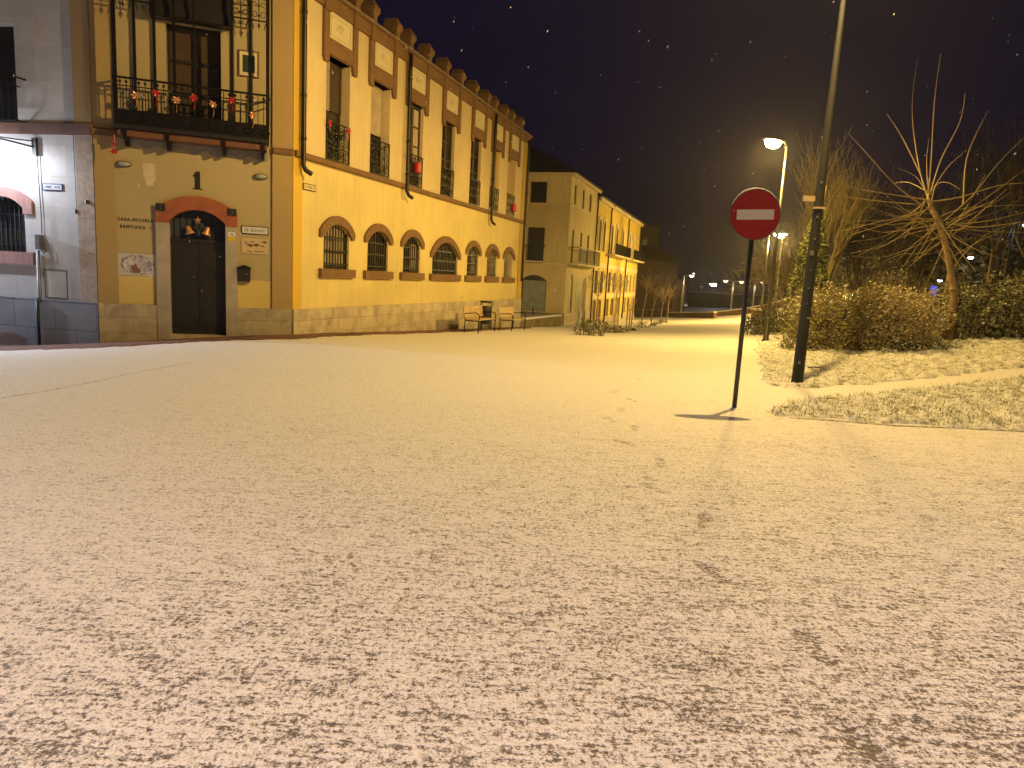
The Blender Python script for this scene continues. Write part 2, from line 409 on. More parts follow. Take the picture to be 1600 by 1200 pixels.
    tr_=mth('ADD',.62,mth('MULTIPLY',.38,mth('SINE',mth('MULTIPLY',mth('ADD',sx.outputs[1],mth('MULTIPLY',sx.outputs[0],.35)),2*math.pi/.028))))
    v=mth('SUBTRACT',v,mth('MULTIPLY',mth('MULTIPLY',ap,tr_),.135))
    mask=ramp(nt,v,[(.455,0.),(.53,1.)])
    asph=ramp(nt,noise(nt,mapped((120,120,60),0),1.,3,.7),[(.3,(.075,.06,.05)),(.7,(.20,.16,.135))])
    sn=ramp(nt,n2,[(.3,(.70,.67,.66)),(.6,(.84,.82,.82))])
    thin=ramp(nt,v,[(.50,(.62,.58,.55)),(.60,(1,1,1))])
    L(nt,mixc(nt,mask,asph,mixc(nt,1.,sn,thin,'MULTIPLY')),b.inputs['Base Color'])
    L(nt,ramp(nt,mask,[(0,.45),(1,.7)]),b.inputs['Roughness'])
    b.inputs['Specular IOR Level'].default_value=.3
    bump(nt,b,mth('ADD',mth('MULTIPLY',mask,.4),mth('MULTIPLY',v,2.2)),.018)
    me.materials.append(m); o=link('ground',me); tag(o,kind='structure')
ground()

# world: deep night sky, faint purple town glow low down
w=bpy.data.worlds.new('World'); S.world=w; w.use_nodes=True; nt=w.node_tree; bg=nt.nodes['Background']
tc=N(nt,'ShaderNodeTexCoord').outputs['Generated']; sx=N(nt,'ShaderNodeSeparateXYZ'); L(nt,tc,sx.inputs[0])
mp=N(nt,'ShaderNodeMapping'); mp.inputs['Scale'].default_value=(1,1,2); L(nt,tc,mp.inputs[0])
base=ramp(nt,sx.outputs[2],[(.0,(.0085,.0052,.0085)),(.18,(.0058,.0042,.0130)),(.5,(.0044,.0038,.0145)),(1,(.010,.008,.018))])
cl=ramp(nt,noise(nt,mp.outputs[0],2.2,5,.55),[(.35,(.75,.75,.8)),(.7,(1.35,1.2,1.15))])
L(nt,mixc(nt,1.,base,cl,'MULTIPLY'),bg.inputs[0]); bg.inputs[1].default_value=1.0
S.view_settings.view_transform='Standard'; S.view_settings.look='None'; S.view_settings.exposure=0; S.view_settings.gamma=1
S.cycles.use_denoising=True; S.cycles.max_bounces=5; S.cycles.diffuse_bounces=3; S.cycles.glossy_bounces=2; S.cycles.transmission_bounces=2
S.cycles.volume_bounces=0; S.cycles.sample_clamp_indirect=4; S.cycles.caustics_reflective=False; S.cycles.caustics_refractive=False

# ------------------------------------------------------------------ street lamps
SOD=(1,.64,.15); WHT=(.80,.88,1.)
bulb_mat={}
def lamp_light(root,pos,power,col,rad=.12,spot=False):
    l=bpy.data.lights.new('lamp_light','SPOT' if spot else 'POINT'); l.energy=power; l.color=col; l.shadow_soft_size=rad
    if spot: l.spot_size=R(136); l.spot_blend=1.
    if not spot:      # photometric curve of a bowl luminaire: stronger sideways than straight down, little upward
        l.use_nodes=True; nt=l.node_tree; em=nt.nodes['Emission']; tc=N(nt,'ShaderNodeTexCoord'); sx=N(nt,'ShaderNodeSeparateXYZ'); L(nt,tc.outputs['Normal'],sx.inputs[0])
        mr=N(nt,'ShaderNodeMapRange'); mr.inputs[1].default_value=-1; mr.inputs[2].default_value=1; L(nt,sx.outputs[2],mr.inputs[0])
        c=ramp(nt,mr.outputs[0],[(0,.42),(.15,.52),(.30,.74),(.41,.68),(.485,.42),(.55,.24),(.66,.08)])
        ml=N(nt,'ShaderNodeMath',operation='MULTIPLY'); L(nt,c,ml.inputs[0]); ml.inputs[1].default_value=1; L(nt,ml.outputs[0],em.inputs['Strength'])
    o=link('lamp_light',l,root,T(*pos)); return o
def street_lamp(base,H,heads,label,em,emcol,power=0,col=SOD,group=None,r=(.075,.04),mat=None,headscale=1.,rad=.10,drop=.22,spot=False):
    """heads: list of horizontal (dx,dy) arm vectors from pole top"""
    mat=mat or M['metal']; base=Vector(base); root=thing('street_lamp',base,label,'street lamp',group)
    W=T(*base)
    b=MB(); b.lathe([(r[0]*1.7,0),(r[0]*1.7,.08),(r[0]*1.25,.12),(r[0]*1.2,.75),(r[0],.8)],14); b.build('base_sleeve',mat,root,W,True)
    b=MB(); b.tube([(0,0,.78),(0,0,H*.5),(0,0,H)],[r[0],(r[0]+r[1])/2,r[1]],14); b.build('pole',mat,root,W,True)
    key=(em,emcol); lens=bulb_mat.setdefault(key,emis('lamp_glow',emcol,em))
    for dx,dy in heads:
        d=Vector((dx,dy,0)); l=d.length; u=d/l; hs=headscale
        b=MB(); b.tube([(0,0,H-.05),u*l*.25+Vector((0,0,H+.06)),u*(l-.12*hs)+Vector((0,0,H+.10))],[.028,.026,.024],8); b.build('arm',mat,root,W,True)
        A=Matrix(((u.x,-u.y,0,0),(u.y,u.x,0,0),(0,0,1,0),(0,0,0,1)))
        hm=W@T(u.x*(l-.15*hs),u.y*(l-.15*hs),H+.10)@A
        b=MB(); prof=[(0,.05,.03),(.12,.09,.05),(.35,.13,.07),(.5,.11,.06),(.58,.04,.03)]; vs=[];fs=[];n=12
        for x,wy,wz in prof:
            for j in range(n):
                q=2*math.pi*j/n; z=math.sin(q); vs.append((x*hs,wy*math.cos(q)*hs,(wz*z if z>0 else wz*.35*z)*hs))
        fs=[(i*n+j,i*n+(j+1)%n,(i+1)*n+(j+1)%n,(i+1)*n+j) for i in range(len(prof)-1) for j in range(n)]+[tuple(range(n))[::-1],tuple(range((len(prof)-1)*n,len(prof)*n))]
        b.add(vs,fs); h=b.build('lamp_head',mat,root,hm,True)
        b=MB(); vs=[]; pr=[(.0,1.),(-.06,.95),(-.12,.7),(-.15,.2)]
        for z,s_ in pr:
            for j in range(16):
                q=2*math.pi*j/16; vs.append(((.32+.2*math.cos(q)*s_)*hs,.10*math.sin(q)*s_*hs,(-.02+z)*hs))
        b.add(vs,[(i*16+j,i*16+(j+1)%16,(i+1)*16+(j+1)%16,(i+1)*16+j) for i in range(3) for j in range(16)]+[tuple(range(48,64))]); b.build('lens',lens,h,hm,True)
        if power: lamp_light(root,(hm@Vector((.32*hs,0,-.2*hs-.04))),power,col,rad,spot)
    return root

# big dark column with its luminaire over the crossing (above the frame)
def big_pole():
    base=gp(1245,600); top=atY(1318,0,base.y)
    root=thing('street_lamp',base,'tall dark tapering lamp column at the lawn corner, its head above the picture','street lamp')
    W=T(*base); H=7.9
    d=(top-base); k=H/d.z
    pts=[Vector((d.x*k*t,0,H*t)) for t in (0,.12,.3,.5,.7,.85,1)]
    b=MB(); b.tube(pts,[.095,.088,.080,.066,.046,.034,.028],16); b.build('pole',M['polewood'],root,W,True)
    p=pts[-1]; q=Vector((4.0-base.x,10.5-base.y,H+.18))
    b=MB(); b.tube([p-Vector((0,0,.1)),p.lerp(q,.4)+Vector((0,0,.12)),q],[.03,.028,.025],8); b.build('arm',M['polewood'],root,W,True)
    u=(q-p); u.z=0; u.normalize()
    A=Matrix(((u.x,-u.y,0,0),(u.y,u.x,0,0),(0,0,1,0),(0,0,0,1)))
    hm=W@T(*(q-u*.2))@A
    b=MB(); b.box(0,.62,-.14,.14,0,.09); b.box(.05,.55,-.10,.10,.09,.13); h=b.build('lamp_head',M['polewood'],root,hm)
    b=MB(); b.box(.08,.55,-.10,.10,-.02,-.002); b.build('lens',emis('lamp_glow',(1,.68,.3),40),h,hm)
    lamp_light(root,hm@Vector((.32,0,-.10)),LP[0],(1,.66,.20),.06)
    # bands, labels and a small bracket up the column
    for z,m,h_ in ((1.02,'paperdim',.012),(1.10,'paperdim',.04)):
        b=MB(); x=d.x*k*z/H; b.tube([(x,0,z),(x+.001,0,z+h_)],.087,16); b.build('band',M[m],root,W,True)
    b=MB(); x=d.x*k*3.0/H; b.box(x-.26,x-.08,-.03,.03,3.02,3.10); b.box(x-.09,x+.09,-.09,.0,2.9,2.93); b.build('cable_bracket',M['paper'],root,W)
    for zz,s_ in ((.35,.03),(1.6,.02),(2.15,.05),(2.4,.02),(1.9,.015),(2.75,.02),(1.35,.012),(3.3,.02)):
        x=d.x*k*zz/H; b=MB(); b.box(x-.02-s_,x-.02,-.092,-.06,zz,zz+s_*1.6); b.build('sticker',M['paperdim'],root,W)
HAZE=.0004
LP=[8200,5900,17000]
big_pole()
b1=gp(1196,535); t1=atY(1230,222,b1.y)
street_lamp(b1,t1.z-b1.z-.1,[(-.28,-.12)],'glowing orange street lamp nearest behind the no entry sign, beside the hedge end','street lamp' and 320,(1,.66,.22),LP[1],SOD,None,(.07,.032),M['darkmetal'],1.45,.42)
b2=gp(1187,503); t2=atY(1201,366,b2.y)
street_lamp(b2,t2.z-b2.z,[(.42,-.1)],'glowing orange street lamp farther down, head just right of the red sign disc',320,(1,.70,.30),LP[2],SOD,None,(.10,.06),M['darkmetal'],2.0)
b3=gp(1208,500); t3=atY(1221,366,b3.y)
street_lamp(b3,t3.z-b3.z,[(.5,.6)],'slim street lamp post lit at its tip, right of the farther orange lamp',25,(1,.75,.45),7000,SOD,None,(.10,.055),M['darkmetal'],.7)
b4=gp(1063,495.5); t4=atY(1071,431,b4.y)
street_lamp(b4,t4.z-b4.z,[(.65,-.2)],'small pale lamp post in front of the dark church',14,(1,.86,.6),300,(1,.72,.42),None,(.12,.10),M['lampmetal'],1.2)
for (bx,by,tx,ty,lab,em) in ((1141,492,1146,440,'twin-headed lamp post on the far ramp, brighter of the pair',2.5,),(1175,489,1179,441,'twin-headed lamp post on the far ramp, dimmer and right of the other',1.2)):
    bb=gp(bx,by); tt=atY(tx,ty,bb.y)
    street_lamp(bb,tt.z-bb.z,[(-.75,-.1),(.75,.1)],lab,em,(1,.72,.48),300,(1,.7,.4),'twin-headed lamp posts',(.12,.10),M['lampmetal'],1.5)
def far_lamp(px,py,Y,H,em,col,label,hs=1.5,power=0):
    p=atY(px,py,Y); z=g(p.x,p.y)
    return street_lamp((p.x-.5*hs,Y,min(z,p.z-1.5)),p.z-min(z,p.z-1.5)-.05,[(.55*hs,-.1)],label,em,col,power,col,'white lamps far behind',(.07,.05),M['polewood'],hs)
far_lamp(1109,443,135,8,180,(.9,.95,1),'brightest white lamp far off between the church and the ramp',3.0,300)
far_lamp(1596,352,42,7,25,(.75,.95,1),'white lamp on a thin post at the right picture edge',.9,60)
far_lamp(1511,402,70,6,22,(.9,.95,1),'small white lamp behind the bare tree trunk',1.3)
far_lamp(1546,438,60,4,18,(.8,.9,1),'low white lamp just above the dark hedge',1.)
far_lamp(1320,459,90,4,25,(1,.95,.9),'tiny white lamp above the olive hedge, left of two',1.)
far_lamp(1327,461,95,4,20,(1,.9,.8),'tiny white lamp above the olive hedge, right of two',1.)
far_lamp(1082,427,160,8,6,(1,.8,.7),'faint distant lamp right of the church roof',1.2)
far_lamp(1463,438,60,4,9,(.7,.8,1),'white lamp above the blue light left of the bare tree',1.)
# lit blue panel
p=atY(1458,455,60); q=MB(); q.box(-.28,.28,-.05,.05,-.45,.45); ro=thing('lit_sign',(p.x,p.y,g(p.x,p.y)),'small blue glowing panel far behind the hedge','lit sign')
q.build('panel',emis('blue_panel_glow',(.10,.14,.8),.7),ro,T(*p)); q=MB(); q.box(-.06,.06,-.04,.04,g(p.x,p.y)-p.z,-.45); q.build('post',M['polewood'],ro,T(*p))
# unseen lamps added behind the viewer to light this side of the crossing
street_lamp((-4.5,-3.5,g(-4.5,-3.5)),7.2,[(.9,.7)],'added unseen lamp column behind the viewer, lighting the crossing',40,(1,.84,.68),3800,(1,.75,.66),None,(.085,.05),M['metal'],1.,.25,.22,True)
street_lamp((7.5,-2.5,g(7.5,-2.5)),7.2,[(-.9,.6)],'added unseen lamp column right behind the viewer, lighting the road',40,(1,.84,.72),3900,(1,.73,.66),None,(.085,.05),M['metal'],1.,.25,.22,True)

# ------------------------------------------------------------------ corner building
FA=frame(-5.03,15.82,17.41); FB=frame(-5.03,15.82,70.17); FC=frame(-8.6,14.54,100.86)
CB=thing('corner_building',(-5.03,15.82,0),'cream two-storey corner building with brick-capped parapet, arched ground windows and angled entrance','building')
WC=[1.83,3.92,6.02,8.58,11.14,13.25,15.36]; HW=[.575,.575,.575,1.06,.575,.575,.575]
UC=[1.80,3.88,6.0,8.46,11.0,13.1,15.2]; UH=.52
AL=17.35
holesA=[hole(c-h,c+h,1.54,2.36 if h<1 else 2.14,.25 if h<1 else .45) for c,h in zip(WC,HW)]+[hole(c-UH,c+UH,4.07,6.40) for c in UC]
b=MB(); wall_mesh(b,[(.33,.60),(16.8,.60),(16.8,7.40),(.33,7.40)],holesA,[.13]*7+[.27]*2+[.15]*5)
b.build('wall',M['cream'],CB,FA)['label']='cream street wall with two rows of windows'
b=MB(); b.box(0,.33,-.03,.3,.6,7.40); b.build('corner_strip',M['ochre'],CB,FA)
b=MB(); b.box(16.8,AL,-.03,.3,.6,7.40); b.build('corner_strip',M['ochre'],CB,FA)
b=MB(); b.box(.0,AL+.02,-.06,.3,-1.2,.6); b.build('plinth',M['plinth'],CB,FA)
b=MB(); b.box(.02,AL,-.10,.0,3.93,4.05); b.build('string_course',M['brick'],CB,FA)
b=MB(); b.box(-.02,AL+.05,-.07,.35,7.36,7.66); b.box(-.04,AL+.08,-.13,.38,7.66,7.72)
for c in WC:
    for s_ in (-1,1): b.box(c+s_*.63-.12,c+s_*.63+.12,-.10,-.069,7.30,7.66)
b.build('cornice',M['brick'],CB,FA)
b=MB(); b.box(-.05,AL+.09,-.14,.39,7.722,7.745); b.build('snow_cap',simple('thin_snow_dusting',(.34,.31,.30),.8,0,.6,7),CB,FA)
# end wall and back so the block is solid
b=MB(); b.vprism([(AL,-.02),(AL,10),(0,10),(0,.5)],-1,7.4); b.build('rear_walls',M['ochre_dim'],CB,FA)
# brick frames over upper windows with relief panels
fin=None
for i,c in enumerate(WC):
    u=UC[i]
    b=MB()
    for s_ in (-1,1):
        x=c+s_*.63; b.box(x-.11,x+.11,-.065,.0,6.30,7.36); b.box(x-.085,x+.085,-.075,-.001,6.22,6.30)
    b.box(c-.52,c+.52,-.055,.0,6.42,6.77)
    b.box(c-.52,c+.52,-.02,.27,6.40,6.43)
    o=b.build('brick_surround',M['brick'],CB,FA)
    b=MB(); b.box(c-.52,c+.52,-.03,.0,6.77,7.36); 
    b.box(c-.43,c+.43,-.045,-.029,6.84,6.865); b.box(c-.43,c+.43,-.045,-.029,7.26,7.285)
    b.box(c-.43,c-.405,-.045,-.029,6.865,7.26); b.box(c+.405,c+.43,-.045,-.029,6.865,7.26)
    for k in range(7):     # relief palmette
        a=R(-75+25*k); l=.17
        p0=(c,7.0); p1=(c+l*math.sin(a),7.0+l*math.cos(a)); nx,nz=.02*math.cos(a),-.02*math.sin(a)
        b.prism([(p0[0]-nx*.5,p0[1]-nz*.5),(p0[0]+nx*.5,p0[1]+nz*.5),(p1[0]+nx,p1[1]+nz),(p1[0]-nx,p1[1]-nz)],-.045,-.029)
    b.build('relief_panel',M['trim'],o,FA)
    for s_ in (-1,1):
        b=MB(); x=c+s_*.63
        def lay(w_,y0,y1,z0,w2=None,z1=None):
            w2=w2 or w_
            b.add([(x-w_,y0,z0),(x+w_,y0,z0),(x+w_,y1,z0),(x-w_,y1,z0),(x-w2,y0-(w2-w_),z1),(x+w2,y0-(w2-w_),z1),(x+w2,y1,z1),(x-w2,y1,z1)],[(0,3,2,1),(4,5,6,7),(0,1,5,4),(1,2,6,5),(2,3,7,6),(3,0,4,7)])
        lay(.10,-.11,.26,7.74,.10,7.90); lay(.10,-.11,.26,7.90,.155,8.0); lay(.155,-.165,.27,8.0,.155,8.10); lay(.155,-.165,.27,8.10,.05,8.27)
        b.build('parapet_finial',M['brick'],CB,FA)
def grille(mb,u0,u1,z0,z1,y,nv,hz,rise=0,r=.011):
    w=(u1-u0)
    for k in range(nv):
        x=u0+w*(k+.5)/nv; t=(x-u0)/w*2-1; top=z1-rise*(t*t)
        mb.box(x-r,x+r,y-r,y+r,z0,top)
    for z in hz: mb.box(u0,u1,y-.006,y+.006,z-.018,z+.018)
for i,(c,h) in enumerate(zip(WC,HW)):
    big=h>1; zs,rise=(2.14,.45) if big else (2.36,.25)
    b=MB(); b.box(c-h,c+h,.115,.15,1.54,2.62)
    o=b.build('window',M['glass'] if i else M['curtain'],CB,FA)
    b=MB(); n=3 if big else 1
    for k in range(n+1):
        x=c-h+.03+(2*h-.06)*k/n if n>1 else (c-h+.03 if k==0 else c+h-.03)
        b.box(x-.025,x+.025,.085,.114,1.56,2.6)
    for z in (1.57,1.95,2.3): b.box(c-h,c+h,.09,.1135,z-.018,z+.018)
    b.box(c-.02,c+.02,.087,.1138,1.56,2.6)
    b.build('window_frame',M['brownwood'] if i!=5 else M['frame_w'],o,FA)
    b=MB(); grille(b,c-h+.01,c+h-.01,1.55,(2.62 if not big else 2.58),.035,17 if big else 9,(1.66,1.98,2.28),.24 if not big else .42); b.build('grille',M['iron'],o,FA)
    b=MB(); w_=.16
    arch_band(b,(c-h-.003,c+h+.003,zs,rise+.003),(c-h-w_-.05,c+h+w_+.05,zs+.08,rise+.13),zs-.02,-.06,.0)
    x=h+.105
    arch_z=zs-.02
    b.box(c-h-.21,c-h-.06,-.055,.0,arch_z-.06,arch_z); b.box(c+h+.06,c+h+.21,-.055,.0,arch_z-.06,arch_z)
    b.build('arch_surround',M['brick'],o,FA)
    b=MB(); b.box(c-h-.21,c+h+.21,-.09,.26,1.33,1.54); b.build('window_sill',M['brick'],o,FA)
    if i in (2,4):      # half-drawn pale curtain behind the panes
        b=MB(); n=14; a0,a1=(c-h*.9,c-h*.1) if i%2 else (c+h*.15,c+h*.9)
        vs=[]
        for k in range(n+1):
            x=a0+(a1-a0)*k/n; vs+= [(x,.106+.006*math.sin(k*2.4),1.58),(x,.106+.006*math.sin(k*2.4),2.40)]
        b.add(vs,[(2*k,2*k+2,2*k+3,2*k+1) for k in range(n)]); b.build('curtain',M['curtain'],o,FA)
def scroll_rail(mb,u0,u1,z0,z1,y,dens=5):
    mb.box(u0,u1,y-.018,y+.018,z1-.03,z1); mb.box(u0,u1,y-.012,y+.012,z0,z0+.025); mb.box(u0,u1,y-.01,y+.01,z0+.30,z0+.32)
    w=(u1-u0)/dens
    for k in range(dens+1): mb.box(u0+w*k-.009,u0+w*k+.009,y-.009,y+.009,z0,z1)
    for k in range(dens):
        cx=u0+w*(k+.5)
        for (cz,rr,a0,a1) in ((z0+.16,w*.33,0,330),(z0+.46,w*.30,40,400),(z1-.17,w*.36,-40,220)):
            pts=[(cx+rr*(1-.5*t/10)*math.cos(R(a0+(a1-a0)*t/10)),y,cz+rr*(1-.5*t/10)*1.3*math.sin(R(a0+(a1-a0)*t/10))) for t in range(11)]
            mb.tube(pts,.008,4)
for i,c in enumerate(UC):
    D=0 if i<2 else -.12
    b=MB(); b.box(c-UH,c+UH,.26+D,.30+D,4.05,6.45); o=b.build('balcony_window',M['glass'],CB,FA)
    if i==0:
        b=MB()
        for k in range(24): b.box(c-.5,c+.5,.222,.25,5.28+k*.046,5.318+k*.046)
        b.build('roller_shutter',M['brownwood'],o,FA)
        b=MB()
        for k in range(20): b.box(c-.515,c-.30,.05,.075,5.2+k*.055,5.235+k*.055)
        b.build('folded_louvre',M['frame_w'],o,FA)
    elif i==1:
        b=MB(); b.box(c-.5,c+.5,.222,.25,5.15,6.4); b.build('roller_shutter',M['curtain'],o,FA)
    else:
        b=MB()
        for x in (c-.49,c-.03,c+.03,c+.49): b.box(x-.025,x+.025,.22+D,.26+D,4.07,6.4)
        for z in (4.1,4.7,5.25,5.8,6.36): b.box(c-.5,c+.5,.225+D,.259+D,z-.02,z+.02)
        b.build('window_frame',M['brownwood'],o,FA)
        b=MB()
        for x in (c-.44,c+.08): 
            n=8; vs=[]
            for k in range(n+1): vs+=[(x+.33*k/n,.244+D+.01*math.sin(k*2.2),4.8),(x+.33*k/n,.244+D+.01*math.sin(k*2.2),6.3)]
            b.add(vs,[(2*k,2*k+2,2*k+3,2*k+1) for k in range(n)])
        if i in (2,5): b.build('curtain',M['curtain'],o,FA)
    b=MB(); scroll_rail(b,c-UH+.01,c+UH-.01,4.08,4.97,-.02,4); b.build('railing',M['iron'],o,FA)
    if i in (0,1,2,3,5):     # potted greenery behind the bars
        rr=random.Random(i); b=MB()
        for k in range(240):
            x,y,z=c+rr.uniform(-.45,.45),rr.uniform(.02,.10),4.12+rr.random()**1.3*.75
            s_=rr.uniform(.015,.035); a=rr.uniform(0,6.28); dx,dz=s_*math.cos(a),s_*math.sin(a)
            b.add([(x-dx,y,z-dz),(x+dz*.5,y-.02,z-dx*.5),(x+dx,y+.01,z+dz),(x-dz*.5,y+.015,z+dx*.5)],[(0,1,2,3)])
        b.build('window_plants',M['darkleaf'],o,FA,recalc=False)
# drainpipes
for (u,zt,zb,kick) in ((.22,7.6,3.62,1),(5.31,7.60,3.70,1),(12.60,7.60,3.56,1),(17.05,7.5,1.4,0)):
    b=MB(); y=-.13
    pts=[(u,y,zt),(u,y,zt-.5),(u,y,(zt+zb)/2),(u,y,zb+.15)]+([(u+.03,y-.04,zb+.04),(u+.16,y-.10,zb-.02)] if kick else [(u,y,zb)])
    b.tube(pts,.055,10)
    for z in (zt-.7,5.2,4.3): b.tube([(u,y,z),(u,y,z+.05)],.068,10)
    b.build('drainpipe',M['pipe'],CB,FA,True)

# entrance face
b=MB()
wall_mesh(b,[(-3.42,.60),(-2.46,.60),(-2.46,.62),(-2.45,2.36)]+arch_pts(-2.45,-1.36,2.36,.26)[::-1]+[(-1.36,.62),(-1.35,.60),(-.41,.60),(-.41,7.40),(-3.42,7.40)],[hole(-2.45,-1.42,4.40,6.30)],.30)
b.build('wall',M['cream_yellow'],CB,FB)['label']='entrance wall, tan above and brighter yellow near the base'
b=MB(); b.box(-3.79,-3.42,-.03,.3,.6,7.40); b.box(-.41,-.0,-.05,.3,.6,7.40); b.build('corner_strip',M['ochre_dim'],CB,FB)
for a,c in ((-3.79,-2.49),(-1.32,.0)):
    b=MB(); b.box(a,c,-.055,.3,-1.0,.6); b.build('plinth',M['plinth'],CB,FB)
for a,c in ((-.39,.02),(-3.81,-3.3)):
    b=MB(); b.box(a,c,-.10,.0,3.93,4.05); b.build('string_course',M['brick'],CB,FB)
b=MB(); b.box(-3.82,.02,-.08,.35,7.36,7.72); b.build('cornice',M['brick'],CB,FB)
ds=MB(); arch_band(ds,(-2.452,-1.358,2.36,.262),(-2.70,-1.12,2.60,.30),2.31,-.075,.22)
ds.build('door_arch',M['redband'],CB,FB)
for a,c in ((-2.70,-2.452),(-1.358,-1.12)):
    b=MB(); b.box(a,c,-.07,.25,-.5,2.31); b.build('door_jamb',M['pinkstone'],CB,FB)
b=MB(); b.box(-2.452,-1.358,-.06,.4,-.6,-.02); b.build('door_step',M['plinth'],CB,FB)
b=MB(); b.prism(hole(-2.45,-1.36,1.99,2.36,.26),.20,.24); o=b.build('fanlight',M['bluecloth'],CB,FB)
b=MB()
n=26; vs=[]
for k in range(n+1):
    x=-2.44+1.07*k/n; vs+=[(x,.185+.012*math.sin(k*2.1),2.03),(x,.185+.012*math.sin(k*2.1),2.36+.22*(1-((k/n)*2-1)**2))]
b.add(vs,[(2*k,2*k+2,2*k+3,2*k+1) for k in range(n)]); b.build('curtain',M['bluecloth'],o,FB)
b=MB(); b.box(-2.45,-1.36,.14,.26,1.95,2.02); b.build('transom',M['darkwood'],CB,FB)
for k,(a,c) in enumerate(((-2.44,-1.915),(-1.905,-1.37))):
    b=MB(); b.box(a,c,.17,.22,-.02,1.95)
    for z0,z1 in ((.10,.62),(.72,1.22),(1.32,1.85)):
        b.box(a+.07,c-.07,.150,.169,z0,z1); b.box(a+.13,c-.13,.138,.149,z0+.06,z1-.06)
    o=b.build('door',M['darkwood'],CB,FB)
    b=MB(); x=(c-.10) if k==0 else (a+.05)
    b.lathe([(.0,0),(.018,.005),(.028,.02),(.026,.04),(.0,.05)],12)
    z=1.22 if k==0 else .93
    b.build('door_knob',M['brass'],o,FB@T(x,.145,z)@Matrix.Rotation(R(90),4,'X'),True)
# opening behind the balcony: recess, brown door, dark lintel box
b=MB(); b.box(-2.45,-1.42,.28,.32,4.35,6.35); o=b.build('balcony_door',M['brownwood'],CB,FB)
b=MB()
for x in (-2.43,-1.94,-1.44): b.box(x-.03,x+.03,.24,.28,4.4,6.3)
for z in (4.95,5.6,6.28): b.box(-2.44,-1.43,.245,.279,z-.03,z+.03)
b.build('door_frame',M['darkwood'],o,FB)
b=MB(); b.box(-2.70,-1.20,-.24,.0,6.28,7.0); b.box(-2.66,-1.24,-.27,-.24,6.30,6.5); b.build('shutter_box',M['darkwood'],CB,FB)
# iron balcony
b=MB(); b.box(-3.34,-.48,-.42,.0,4.06,4.14); o=b.build('balcony',M['darkwood'],CB,FB)
b=MB(); b.box(-3.30,-.52,-.36,-.0,3.93,4.05); b.build('fascia',M['redwood'],o,FB)
b=MB()
b.box(-3.34,-.48,-.385,-.365,4.14,4.42); b.box(-3.34,-.48,-.39,-.36,4.40,4.43)
for k in range(9):
    x=-3.2+k*.33; b.tube([(x+.09*math.cos(q/8*6.28),-.395,4.27+.06*math.sin(q/8*6.28)) for q in range(9)],.010,4)
b.build('iron_skirt',M['iron'],o,FB)
b=MB()
def toprail(z,h=.035): 
    b.box(-3.36,-.47,-.395,-.355,z,z+h); b.box(-3.36,-3.325,-.355,.0,z,z+h); b.box(-.505,-.47,-.355,.0,z,z+h)
toprail(5.00); toprail(4.86,.015)
nb=26
for k in range(nb+1):
    x=-3.34+2.86*k/nb
    b.box(x-.007,x+.007,-.382,-.368,4.42,4.99)
    if k%3: b.lathe([(.0,0),(.025,.02),(.028,.04),(.0,.075)],6,(x,-.375,4.91))
b.build('balustrade',M['iron'],o,FB)
for j,x in enumerate((-3.31,-2.96,-2.61,-2.26,-1.90,-1.20,-.85,-.51)):
    b=MB(); w_=.026 if j not in (0,7) else .035
    if j in (4,): w_=.014
    b.box(x-w_,x+w_,-.40,-.36,4.42,7.3); b.build('iron_post',M['iron'],o,FB)
for j,x in enumerate((-3.14,-2.79,-1.03,-.68)):
    b=MB(); zc=6.62
    b.box(x-.175,x+.175,-.385,-.365,6.44,6.465); b.box(x-.175,x+.175,-.385,-.365,6.86,6.885)
    b.tube([(x,-.375,6.28),(x,-.375,6.86)],[.008,.012],6)
    for z in (6.36,6.55,6.74): b.lathe([(.0,0),(.022,.02),(.026,.045),(.0,.09)],8,(x,-.375,z-.04))
    for s_ in (-1,1):
        for cz,a0 in ((6.75,-60),(6.56,20)):
            b.tube([(x+s_*(.085+.07*(1-t/16)*math.cos(R(a0+t*34))),-.375,cz+.075*(1-t/16)*math.sin(R(a0+t*34))) for t in range(12)],.007,4)
        b.tube([(x+s_*(.16-.16*math.sin(R(q*9))*.35),-.375,6.43-.17*(1-math.cos(R(q*9)))) for q in range(10)],.008,4)
    b.build('scroll_panel',M['iron'],o,FB)
for x in (-3.17,-2.41,-1.36,-.60):
    b=MB(); b.prism([(-0.03,3.76),(.03,3.76),(.035,3.95),(-.035,3.95)],-.20,.0); b.prism([(-0.03,3.86),(.03,3.86),(.035,4.06),(-.035,4.06)],-.40,-.20)
    b.build('bracket',M['iron'],o,FB@T(x,0,0))
# scalloped grey patch under the balcony
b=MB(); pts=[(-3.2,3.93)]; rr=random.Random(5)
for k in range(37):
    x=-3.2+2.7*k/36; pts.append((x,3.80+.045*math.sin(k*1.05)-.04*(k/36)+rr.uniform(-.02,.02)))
pts.append((-.5,3.93)); b.prism(pts,-.004,.0); b.build('grey_wall_patch',simple('grey_patch_tone',(.27,.25,.22),.9),CB,FB)
b=MB(); b.prism([(-2.92,3.48),(-2.69,3.48),(-2.69,3.14),(-2.73,3.12),(-2.73,3.04),(-2.87,3.04),(-2.87,3.14),(-2.92,3.16)],-.004,.0); b.build('filler_patch',simple('pale_filler',(.60,.51,.36),.9),CB,FB)

